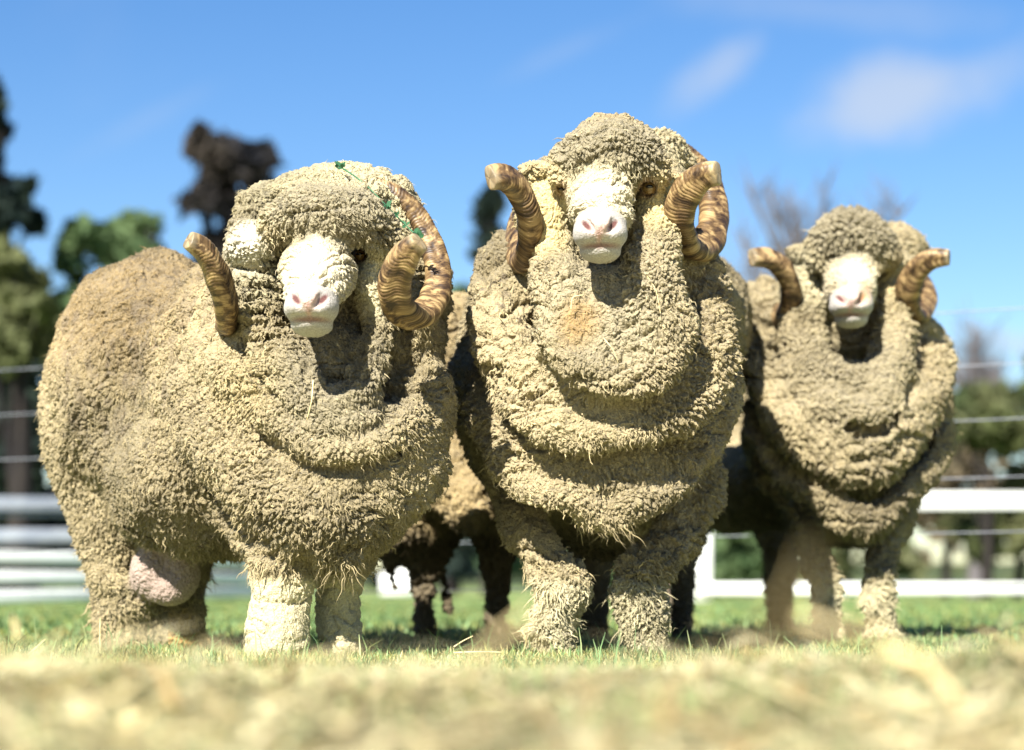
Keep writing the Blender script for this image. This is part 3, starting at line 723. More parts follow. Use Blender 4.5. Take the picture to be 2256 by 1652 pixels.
def eye(parent, u, v, Y, r):
    m = bpy.data.meshes.get('eye_shape')
    import bmesh
    bm = bmesh.new(); bmesh.ops.create_uvsphere(bm, u_segments=24, v_segments=16, radius=r * sc(Y)); me = bpy.data.meshes.new('eye'); bm.to_mesh(me); bm.free()
    me.polygons.foreach_set('use_smooth', [True] * len(me.polygons))
    o = link('eye', me, parent, EYE); o.matrix_parent_inverse = Matrix.Identity(4); o.location = Vector([float(a) for a in P(u, v, Y)]) - parent.location
    bm = bmesh.new(); bmesh.ops.create_uvsphere(bm, u_segments=20, v_segments=10, radius=r * sc(Y) * .5); pm = bpy.data.meshes.new('pupil'); bm.to_mesh(pm); bm.free()
    pm.polygons.foreach_set('use_smooth', [True] * len(pm.polygons))
    p = bpy.data.objects.new('pupil', pm); COL.objects.link(p); p.parent = o; p.location = (0, -r * sc(Y) * .62, 0); p.scale = (1.3, 1, .7); pm.materials.append(PUPIL)
    return o
EYE = plain('eye_amber', (.12, .07, .02), (.2, .12, .04), 300, .08, .6)
PUPIL = plain('pupil_black', (.004, .004, .005), (.008, .008, .01), 100, .05, .6)


class Map:
    """places the solids of the middle ram's build at another ram"""
    def __init__(s, sol, du=lambda u: u, dv=lambda v: v, k=1., dY=0.): s.s, s.du, s.dv, s.k, s.dY = sol, du, dv, k, dY
    def e(s, u, v, Y, a, b, c, **q): s.s.e(s.du(u), s.dv(v), Y + s.dY, a * s.k, b * s.k, c, **q)
    def c(s, pts, **q): s.s.c([(s.du(a), s.dv(b), c + s.dY, d * s.k) for a, b, c, d in pts], **q)
    def m(s, V, u, v, Y, a, b, c, **q): return paintmask(V, s.du(u), s.dv(v), Y + s.dY, a * s.k, b * s.k, c, **q)

def face(m, u0, v0, Y0, dx=0.):
    """forehead, muzzle, lips, chin, nostrils, mouth; offsets from the middle ram's head"""
    U = lambda u: u - 1322 + u0
    Vv = lambda v: v - 500 + v0
    y = lambda Y: Y - 4.2 + Y0
    sh = lambda Y: (4.25 - Y) * dx                    # head turn: the nose moves sideways as it comes forward
    E = lambda u, v, Y, a, b, c, **q: m.e(U(u) + sh(Y), Vv(v), y(Y), a, b, c, **q)
    C = lambda pts, **q: m.c([(U(a) + sh(c), Vv(b), y(c), d) for a, b, c, d in pts], **q)
    E(1322, 430, 4.385, 77, 62, .10, k=.02)
    E(1322, 470, 4.30, 70, 56, .085, k=.03); C([(1322, 440, 4.32, 58), (1322, 488, 4.235, 40)], k=.02)
    E(1322, 513, 4.235, 58, 42, .065, k=.025)
    E(1321, 500, 4.205, 36, 26, .050, k=.02)
    E(1292, 517, 4.220, 27, 24, .050, k=.012); E(1352, 517, 4.220, 27, 24, .050, k=.012)
    E(1322, 553, 4.249, 46, 25, .056, k=.008)
    C([(1262, 545, 4.214, 3), (1290, 538, 4.186, 3.8), (1322, 533, 4.177, 3.8), (1354, 538, 4.186, 3.8), (1382, 545, 4.214, 3)], k=.003, op=-1)
    C([(1281, 478, 4.185, 4), (1290, 490, 4.175, 7), (1303, 506, 4.162, 4.5)], k=.004, op=-1)
    C([(1363, 476, 4.184, 5), (1355, 490, 4.174, 8.5), (1340, 508, 4.162, 5)], k=.004, op=-1)
    C([(1321, 508, 4.158, 2.0), (1321, 532, 4.170, 2.4)], k=.004, op=-1)
def face_paint(m, V, col, wool, u0, v0, Y0, dx=0., stain=None):
    U = lambda u: u - 1322 + u0
    Vv = lambda v: v - 500 + v0
    y = lambda Y: Y - 4.2 + Y0
    sh = lambda Y: (4.25 - Y) * dx
    M_ = lambda u, v, Y, a, b, c, **q: m.m(V, U(u) + sh(Y), Vv(v), y(Y), a, b, c, **q)
    def put(k, c):
        nonlocal col
        col = col * (1 - k[:, None]) + np.asarray(c) * k[:, None]
    f = M_(1322, 462, 4.33, 72, 76, .15, soft=.35); put(f, WHITE * np.array([1, .97, .88])); wool = wool * (1 - .66 * f)
    f = M_(1322, 520, 4.23, 72, 62, .12, soft=.10); put(f, MUZZ); wool = wool * (1 - .97 * f)
    put(M_(1321, 496, 4.16, 30, 20, .05, soft=.45) * .7, [.56, .36, .31])
    put(M_(1321, 520, 4.16, 6, 20, .05, soft=.6) * .7, [.45, .27, .24])
    put(M_(1321, 537, 4.17, 58, 5.5, .06, soft=.5) * .9, [.20, .11, .09])
    for a, b in ((1292, 493), (1352, 492)): put(M_(a, b, 4.17, 6.5, 16, .05, rot=-38 if a < 1320 else 38, soft=.35) * .95, NOSTRIL)
    return col, wool

def body_template(m, rear=True):
    # torso
    m.e(1325, 690, 4.88, 290, 225, .29, k=.05)
    m.e(1325, 875, 4.87, 290, 240, .27, k=.05)
    m.e(1335, 1010, 4.76, 200, 110, .20, k=.05)
    if rear:
        m.e(1185, 840, 5.02, 196, 235, .22, k=.06)
        m.e(1190, 1010, 5.10, 120, 130, .25, k=.06)
        m.e(1395, 735, 5.20, 238, 212, .38, k=.08)
        m.e(1438, 725, 5.58, 208, 213, .34, k=.08)
        m.e(1370, 1050, 5.22, 205, 175, .38, k=.08)          # belly
        m.c([(1330, 1060, 5.66, 66), (1312, 1190, 5.68, 44), (1308, 1290, 5.68, 30), (1310, 1410, 5.68, 32)], k=.03)
        m.c([(1520, 1060, 5.66, 62), (1508, 1190, 5.68, 40), (1500, 1290, 5.68, 22), (1503, 1410, 5.68, 24)], k=.03)
    # neck and back of the head
    m.e(1345, 440, 4.66, 182, 165, .19, k=.04)
    m.e(1440, 365, 4.72, 90, 92, .12, k=.03)
    m.e(1335, 600, 4.66, 235, 140, .19, k=.05)
    # topknot, a thick roll over the brow
    m.c([(1243, 390, 4.38, 34), (1268, 345, 4.38, 52), (1330, 325, 4.36, 68), (1400, 340, 4.37, 62), (1440, 385, 4.39, 42)], k=.006)
    m.e(1345, 305, 4.43, 88, 58, .10, k=.02)
    if not rear: return
    # legs
    m.c([(1110, 1050, 4.82, 52), (1150, 1150, 4.74, 54), (1205, 1225, 4.66, 54), (1250, 1264, 4.60, 38)], k=.02)
    m.c([(1234, 1272, 4.63, 56), (1240, 1310, 4.62, 54), (1222, 1350, 4.62, 48), (1210, 1395, 4.61, 52), (1222, 1455, 4.61, 46)], k=.006)
    m.c([(1545, 1050, 4.82, 52), (1515, 1150, 4.74, 56), (1455, 1225, 4.66, 54), (1408, 1260, 4.62, 36)], k=.02)
    m.c([(1412, 1274, 4.65, 54), (1404, 1312, 4.64, 52), (1420, 1350, 4.64, 56), (1424, 1395, 4.64, 46), (1434, 1450, 4.64, 42)], k=.006)

def ram_middle():
    s = Sol([(1322, 480, 4.25), (1425, 420, 4.38), (1170, 480, 4.42), (1510, 480, 4.42)]); m = Map(s)
    body_template(m)
    m.e(1205, 470, 4.50, 68, 105, .10, k=.02); m.e(1448, 455, 4.50, 66, 90, .10, k=.02)       # bare cheeks
    m.e(1195, 383, 4.46, 52, 24, .06, k=.008, rot=8); m.e(1478, 392, 4.47, 44, 26, .06, k=.008)   # ears
    # heart-shaped bib
    m.c([(1218, 570, 4.44, 52), (1232, 645, 4.38, 66), (1262, 740, 4.36, 84), (1330, 800, 4.35, 80), (1385, 805, 4.35, 70)], k=.006)
    m.c([(1452, 500, 4.44, 46), (1436, 575, 4.38, 62), (1430, 650, 4.35, 76), (1440, 730, 4.35, 84), (1390, 795, 4.35, 76)], k=.006)
    m.e(1335, 610, 4.55, 60, 90, .09, k=.02)
    m.e(1340, 735, 4.36, 70, 70, .075, k=.03)
    m.e(1320, 850, 4.57, 235, 105, .15, k=.04); m.e(1330, 1000, 4.60, 235, 115, .155, k=.04); m.e(1335, 640, 4.42, 66, 62, .085, k=.02)
    # collars, each a thick roll with a sharper lower lip standing off the one below
    m.c([(1205, 700, 4.33, 22), (1228, 770, 4.30, 32), (1285, 822, 4.28, 36), (1360, 842, 4.28, 36), (1430, 822, 4.28, 36), (1482, 765, 4.31, 32), (1500, 690, 4.35, 22)], k=.012)
    m.c([(1085, 570, 4.68, 46), (1085, 680, 4.60, 62), (1125, 785, 4.52, 80), (1205, 865, 4.46, 80), (1310, 900, 4.43, 74), (1420, 890, 4.43, 72), (1520, 830, 4.47, 72), (1560, 745, 4.54, 60), (1562, 640, 4.62, 44)], k=.010)
    m.c([(1090, 800, 4.56, 26), (1125, 870, 4.47, 34), (1195, 925, 4.40, 38), (1290, 955, 4.37, 38), (1400, 950, 4.365, 38), (1500, 905, 4.40, 38), (1560, 830, 4.48, 30)], k=.014)
    m.c([(1050, 830, 4.74, 34), (1082, 925, 4.64, 58), (1160, 1000, 4.54, 66), (1270, 1040, 4.49, 70), (1390, 1040, 4.49, 70), (1490, 990, 4.54, 66), (1572, 905, 4.64, 52), (1600, 820, 4.72, 36)], k=.010)
    m.c([(1062, 940, 4.66, 20), (1110, 1020, 4.55, 28), (1190, 1075, 4.47, 34), (1270, 1108, 4.44, 36), (1340, 1145, 4.44, 36), (1415, 1108, 4.44, 36), (1500, 1055, 4.48, 32), (1575, 960, 4.58, 22)], k=.014)
    m.e(1338, 1110, 4.50, 92, 56, .06, k=.02)
    m.c([(1078, 650, 4.80, 36), (1078, 580, 4.84, 38), (1112, 520, 4.82, 32)], k=.03)
    # creases
    m.c([(1185, 690, 4.37, 8), (1210, 790, 4.33, 11), (1280, 872, 4.315, 12), (1370, 892, 4.31, 12), (1460, 862, 4.33, 12), (1515, 780, 4.38, 11), (1528, 700, 4.44, 9)], k=.008, op=-1)
    m.c([(1075, 850, 4.56, 10), (1130, 935, 4.47, 12), (1240, 995, 4.41, 13), (1370, 1005, 4.40, 14), (1480, 968, 4.43, 14), (1570, 880, 4.53, 12)], k=.008, op=-1)
    m.e(1335, 690, 4.37, 50, 50, .065, k=.02)
    m.c([(1285, 590, 4.34, 12), (1310, 640, 4.31, 17), (1335, 672, 4.28, 14), (1352, 630, 4.31, 17), (1385, 570, 4.36, 12)], k=.012, op=-1)
    m.c([(1110, 690, 4.50, 5), (1150, 770, 4.42, 6), (1170, 830, 4.39, 5)], k=.01, op=-1)
    m.c([(1100, 1030, 4.50, 6), (1170, 1000, 4.44, 7), (1230, 1020, 4.42, 4)], k=.01, op=-1)
    # eye sockets
    m.e(1428, 412, 4.37, 20, 17, .045, k=.008, op=-1); m.e(1236, 418, 4.36, 12, 15, .04, k=.008, op=-1)
    face(m, 1322, 500, 4.2)
    m.c([(1412, 398, 4.385, 4), (1428, 392, 4.375, 5), (1444, 402, 4.385, 4)], k=.006)
    def paint(V):
        n = len(V); col = np.tile(WOOLC, (n, 1)); wool = np.ones(n)
        def put(k, c):
            nonlocal col
            col = col * (1 - k[:, None]) + np.asarray(c) * k[:, None]
        put(m.m(V, 1340, 690, 4.4, 165, 190, .2, soft=.3) * .7, GREY)
        put(m.m(V, 1335, 320, 4.35, 140, 85, .2, soft=.2) * .8, GREY * .92)
        put(m.m(V, 1430, 340, 4.7, 95, 90, .16, soft=.4) * .7, CREAM * .85)
        k = m.m(V, 1205, 470, 4.47, 64, 110, .14, soft=.3); put(k, YEL); wool *= 1 - .55 * k
        k = m.m(V, 1450, 450, 4.47, 60, 78, .14, soft=.3); put(k, YEL * 1.02); wool *= 1 - .55 * k
        put(m.m(V, 1330, 385, 4.35, 70, 22, .12, soft=.5) * .6, CREAM)
        put(m.m(V, 1275, 700, 4.28, 42, 58, .10, rot=20, soft=.5) * .75, [.26, .155, .05])
        put(m.m(V, 1350, 250, 4.5, 130, 45, .3, soft=.5) * .4, TAN)
        sp = np.clip(fbm(V * 60, 2, 3) * 3 - .9, 0, 1) * np.maximum(m.m(V, 1110, 650, 4.55, 90, 110, .25, soft=.3), m.m(V, 1560, 640, 4.6, 60, 160, .25, soft=.4)); put(np.clip(sp * 1.6, 0, 1) * .75, DIRT * 1.2)
        put(m.m(V, 1330, 390, 4.0, 500, 600, .01) * 0, WOOLC)
        lower = np.clip((.175 - V[:, 2]) / .03, 0, 1) * (V[:, 1] < 4.9); put(lower * .85, CREAM * .88)
        put(m.m(V, 1428, 412, 4.4, 26, 22, .06, soft=.3) * .8, [.42, .25, .17]); put(m.m(V, 1236, 418, 4.4, 16, 18, .06, soft=.3) * .6, [.40, .25, .15])
        col, wool = face_paint(m, V, col, wool, 1322, 500, 4.2)
        return col, wool
    comb = lambda V: .5 + .5 * np.clip(fbm(V * 5, 2, 77) * 2 + .4, 0, 1)
    root, b = make_ram('merino_ram', 'tallest woolly ram, standing in the middle, with a heart-shaped bib of fleece', P(1330, 1450, 4.65) * [1, 1, 0], s, paint,
                       lambda c: c[:, 1] < 5.2, 11, comb, 42000, faceb=lambda c: np.linalg.norm((c - P(1322, 505, 4.25)) / [.1, .13, .13], axis=1) < 1, front=lambda V: np.clip((4.85 - V[:, 1]) / .1, 0, 1), painted_shade=lambda V: np.clip((V[:, 1] - 4.95) / .15, 0, 1) * np.clip((.52 - V[:, 2]) / .12, 0, 1), long=lambda V: 1 + 1.3 * paintmask(V, 1335, 1180, 4.42, 90, 50, .15, soft=.5) + .7 * (V[:, 2] < .20))
    horn(root, [(1081, 392, 4.30, 28), (1115, 392, 4.32, 32), (1148, 425, 4.36, 35), (1168, 480, 4.40, 36), (1166, 540, 4.47, 36), (1148, 570, 4.57, 34), (1140, 520, 4.68, 32), (1160, 450, 4.70, 30), (1220, 420, 4.62, 30)], 1)
    horn(root, [(1580, 380, 4.30, 27), (1545, 388, 4.32, 32), (1510, 425, 4.36, 36), (1494, 480, 4.41, 38), (1508, 532, 4.48, 38), (1545, 545, 4.57, 38), (1570, 490, 4.66, 34), (1562, 410, 4.74, 31), (1515, 350, 4.76, 30), (1450, 328, 4.68, 30)], 2)
    eye(root, 1430, 413, 4.385, 15); eye(root, 1237, 418, 4.39, 12)
    return root

def ram_left():
    s = Sol([(700, 640, 4.15), (790, 560, 4.3), (365, 1260, 4.9), (880, 640, 4.15)]); m = Map(s)
    # trunk, standing three-quarters to the camera
    m.e(742, 880, 4.62, 232, 300, .28, k=.05)
    m.e(560, 880, 4.82, 262, 320, .30, k=.08)
    m.e(345, 870, 5.10, 230, 312, .36, k=.08)
    m.e(440, 1060, 4.85, 215, 165, .26, k=.06)
    m.e(745, 1075, 4.50, 185, 160, .19, k=.05)
    # neck dome
    m.e(742, 590, 4.56, 246, 226, .20, k=.05); m.e(566, 500, 4.47, 66, 92, .10, k=.03); m.e(735, 455, 4.50, 165, 88, .15, k=.04)
    m.e(540, 640, 4.55, 70, 120, .12, k=.04); m.e(930, 700, 4.55, 46, 150, .16, k=.04)
    # brow roll
    m.c([(600, 520, 4.30, 34), (632, 478, 4.27, 54), (700, 466, 4.235, 66), (780, 478, 4.245, 64), (838, 522, 4.29, 46), (850, 560, 4.34, 26)], k=.006)
    m.e(720, 430, 4.34, 120, 42, .08, k=.03)
    # ears and cheeks
    m.e(548, 540, 4.36, 50, 58, .06, k=.012, rot=-20); m.c([(520, 560, 4.38, 22), (570, 545, 4.32, 22), (608, 560, 4.30, 12)], k=.01)
    m.e(572, 650, 4.42, 62, 110, .10, k=.02); m.e(828, 630, 4.38, 48, 90, .09, k=.02)
    # jowl folds
    m.c([(575, 640, 4.36, 40), (585, 720, 4.34, 48), (625, 800, 4.30, 54), (680, 870, 4.26, 48), (720, 900, 4.25, 36)], k=.010)
    m.c([(838, 665, 4.36, 26), (832, 740, 4.32, 36), (818, 800, 4.28, 42), (790, 860, 4.25, 46), (745, 905, 4.25, 40)], k=.010)
    m.e(742, 800, 4.38, 74, 90, .10, k=.02)
    m.e(765, 940, 4.28, 100, 60, .08, k=.02)
    # shoulder and chest rolls
    m.c([(470, 690, 4.62, 60), (500, 780, 4.50, 66), (560, 860, 4.40, 70), (650, 930, 4.33, 72), (760, 985, 4.30, 72), (870, 950, 4.34, 66), (935, 860, 4.44, 52)], k=.015)
    m.c([(470, 900, 4.58, 76), (520, 1010, 4.46, 84), (620, 1085, 4.38, 92), (740, 1110, 4.34, 98), (860, 1060, 4.38, 90), (930, 950, 4.47, 62), (945, 870, 4.55, 44)], k=.015)
    m.e(720, 1165, 4.42, 130, 74, .12, k=.03)
    m.c([(560, 850, 4.40, 26), (620, 925, 4.30, 34), (720, 985, 4.24, 36), (810, 985, 4.24, 34), (890, 925, 4.30, 30), (925, 850, 4.40, 20)], k=.012)
    m.c([(600, 1150, 4.42, 30), (680, 1200, 4.36, 36), (770, 1200, 4.36, 36), (850, 1150, 4.42, 30)], k=.02)
    # creases
    m.c([(540, 760, 4.38, 9), (590, 860, 4.28, 12), (660, 935, 4.21, 12), (740, 965, 4.19, 12), (840, 935, 4.22, 13.5), (895, 860, 4.30, 12)], k=.008, op=-1)
    m.c([(560, 950, 4.34, 9), (640, 1015, 4.27, 12), (760, 1040, 4.24, 13), (860, 1010, 4.27, 12), (920, 930, 4.35, 9)], k=.008, op=-1)
    m.c([(655, 745, 4.26, 13.5), (690, 830, 4.22, 18), (735, 850, 4.22, 21), (780, 810, 4.24, 18), (800, 730, 4.27, 12)], k=.018, op=-1)
    for j in range(6): m.e(562 + 5 * j, 598 + 30 * j + 5 * (j % 2), 4.335, 56 - 7 * (j % 2), 4, .065, rot=9 - 7 * (j % 3), k=.014, op=-1)
    m.c([(420, 700, 4.72, 10.5), (425, 850, 4.60, 10.5), (440, 1000, 4.60, 10.5), (500, 1120, 4.58, 12)], k=.02, op=-1)
    m.c([(235, 1060, 4.85, 10.5), (290, 1140, 4.76, 13.5), (360, 1210, 4.74, 12)], k=.02, op=-1)
    # hind legs
    m.c([(215, 960, 5.10, 90), (215, 1090, 5.06, 78), (240, 1200, 5.02, 66), (255, 1280, 5.02, 56), (268, 1350, 5.0, 58), (272, 1435, 5.0, 60)], k=.03)
    m.c([(420, 1200, 5.15, 60), (410, 1290, 5.08, 48), (402, 1360, 5.04, 52), (398, 1435, 5.03, 58)], k=.02)
    m.c([(225, 1265, 4.96, 26), (265, 1290, 4.93, 22), (320, 1285, 4.95, 16)], k=.01)
    m.e(290, 1335, 4.97, 52, 40, .06, k=.012)
    # scrotum
    m.e(335, 1258, 4.91, 48, 60, .06, k=.03); m.e(398, 1260, 4.92, 44, 56, .06, k=.03); m.e(372, 1302, 4.90, 40, 34, .05, k=.03); m.e(350, 1200, 4.95, 40, 50, .06, k=.02)
    # forelegs
    m.c([(540, 1130, 4.62, 56), (568, 1190, 4.52, 52), (600, 1235, 4.46, 56), (620, 1262, 4.44, 58)], k=.02)
    m.c([(620, 1250, 4.46, 56), (618, 1320, 4.45, 64), (612, 1390, 4.44, 72), (612, 1455, 4.43, 66)], k=.008)
    m.c([(790, 1160, 4.62, 60), (768, 1230, 4.58, 54), (756, 1262, 4.56, 46)], k=.02)
    m.c([(752, 1255, 4.58, 42), (748, 1320, 4.58, 46), (748, 1380, 4.57, 50), (758, 1445, 4.56, 46)], k=.008)
    m.e(792, 560, 4.31, 17, 15, .04, k=.008, op=-1)
    face(m, 688, 664, 4.08, dx=-90)
    m.e(700, 600, 4.24, 90, 76, .10, k=.02)
    m.c([(778, 545, 4.33, 4), (792, 539, 4.32, 5), (806, 549, 4.33, 4)], k=.006)
    def paint(V):
        n = len(V); col = np.tile(WOOLC, (n, 1)); wool = np.ones(n)
        def put(k, c):
            nonlocal col
            col = col * (1 - k[:, None]) + np.asarray(c) * k[:, None]
        top = m.m(V, 340, 700, 5.1, 250, 190, .6, soft=.35); put(top * .75, TAN)
        dk = np.clip(fbm(V * np.array([30, 30, 12]), 3, 5) * 2.6 - .25, 0, 1) * m.m(V, 330, 760, 5.0, 270, 230, .7, soft=.4); put(dk * .62, DIRT * 1.5); dk2 = np.clip(fbm(V * np.array([70, 70, 34]), 2, 8) * 3 - .5, 0, 1) * m.m(V, 360, 780, 4.95, 290, 260, .7, soft=.4); put(dk2 * .6, DIRT * 1.6)
        put(m.m(V, 742, 450, 4.5, 250, 110, .3, soft=.3) * .7, CREAM * .78)
        put(m.m(V, 725, 470, 4.25, 150, 75, .16, soft=.2) * .8, GREY * 1.12)
        put(m.m(V, 740, 830, 4.25, 150, 150, .2, soft=.3) * .65, GREY)
        k = m.m(V, 556, 548, 4.36, 58, 62, .10, soft=.3); put(k, WHITE); wool *= 1 - .6 * k
        k = m.m(V, 828, 620, 4.32, 44, 80, .12, soft=.3); put(k, CREAM); wool *= 1 - .6 * k
        put(m.m(V, 572, 620, 4.36, 60, 60, .12, soft=.4) * .6, CREAM * .8)
        put(m.m(V, 560, 860, 4.4, 90, 70, .2, soft=.5) * .5, YEL * .72)
        k = m.m(V, 366, 1268, 4.88, 92, 84, .10, soft=.1); put(k, [.34, .255, .21]); wool *= 1 - .72 * k
        vv = (CAM_Z - V[:, 2]) * F / V[:, 1] + HV; uu = V[:, 0] * F / V[:, 1] + HU
        k = np.clip((vv - 1262) / 20, 0, 1) * (uu > 500); put(k * .9, CREAM * .86); wool *= 1 - .55 * k
        k = np.clip((vv - 1330) / 20, 0, 1) * (uu < 500) * (uu > 370) * m.m(V, 395, 1400, 5.0, 60, 60, .2, soft=.5); put(k * .7, [.5, .3, .1])
        put(m.m(V, 792, 560, 4.34, 22, 19, .06, soft=.3) * .8, [.40, .24, .17])
        f = m.m(V, 700, 608, 4.22, 88, 80, .14, soft=.3); put(f, WHITE * np.array([1, .96, .86])); wool *= 1 - .55 * f
        col, wool = face_paint(m, V, col, wool, 688, 664, 4.08, dx=-90)
        return col, wool
    comb = lambda V: np.clip(.35 + .5 * np.clip(fbm(V * 5, 2, 87) * 2 + .5, 0, 1) - .3 * (V[:, 0] < -.66), 0, 1)
    root, b = make_ram('merino_ram', 'woolly ram on the left showing its long tan flank, a green sprig on its head', P(620, 1450, 4.6) * [1, 1, 0], s, paint,
                       lambda c: np.ones(len(c), bool), 23, comb, 46000, faceb=lambda c: np.linalg.norm((c - P(690, 670, 4.15)) / [.1, .13, .13], axis=1) < 1, front=lambda V: np.clip((V[:, 0] + .62) / .12, .1, 1), long=lambda V: 1 + .8 * (V[:, 2] < .2))
    horn(root, [(417, 530, 4.16, 21), (452, 556, 4.19, 27), (480, 608, 4.23, 31), (498, 665, 4.29, 31), (502, 712, 4.38, 27), (500, 700, 4.48, 27), (530, 620, 4.56, 27), (590, 540, 4.55, 26), (650, 500, 4.48, 24)], 3)
    horn(root, [(922, 532, 4.06, 24), (893, 560, 4.08, 33), (868, 615, 4.12, 37), (875, 672, 4.17, 38), (915, 698, 4.25, 38), (950, 668, 4.33, 33), (964, 610, 4.39, 30), (952, 545, 4.43, 26), (922, 482, 4.44, 23), (875, 432, 4.43, 21), (820, 405, 4.43, 18)], 4)
    eye(root, 793, 561, 4.325, 12)
    return root

def ram_behind():
    s = Sol()
    s.e(985, 830, 5.80, 165, 190, .26, k=.08); s.e(830, 850, 5.95, 190, 190, .28, k=.1); s.e(960, 1040, 5.78, 130, 110, .22, k=.08)
    s.e(640, 800, 6.05, 170, 150, .2, k=.08); s.e(560, 700, 6.05, 90, 80, .12, k=.05); s.e(530, 790, 6.0, 55, 70, .08, k=.03)
    s.c([(1020, 930, 5.62, 72), (1000, 1050, 5.52, 70), (1038, 1140, 5.46, 44)], k=.03)
    s.c([(1060, 1040, 5.78, 70), (1095, 1190, 5.80, 45), (1093, 1300, 5.80, 28), (1093, 1412, 5.80, 30)], k=.03)
    s.c([(950, 1080, 5.84, 60), (945, 1180, 5.84, 45), (937, 1290, 5.84, 26), (935, 1412, 5.84, 28)], k=.03)
    s.c([(740, 1080, 6.05, 60), (735, 1200, 6.05, 34), (735, 1300, 6.05, 24), (735, 1408, 6.05, 26)], k=.03)
    s.e(890, 1150, 5.86, 120, 90, .18, k=.05)
    s.c([(965, 1220, 5.86, 14), (982, 1280, 5.88, 7), (990, 1340, 5.88, 13)], k=.01)
    s.c([(860, 1210, 5.86, 16), (862, 1260, 5.86, 9), (868, 1290, 5.86, 6)], k=.01)
    def paint(V):
        col = np.tile(WOOLC * [1.02, .94, .82], (len(V), 1)); wool = np.ones(len(V))
        return col, wool
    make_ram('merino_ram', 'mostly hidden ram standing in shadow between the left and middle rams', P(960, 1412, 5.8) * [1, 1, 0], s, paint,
             lambda c: np.zeros(len(c), bool), 53, lambda V: np.full(len(V), .6), 9000, .016, painted_shade=lambda V: np.clip((.33 - V[:, 2]) / .06, 0, 1))

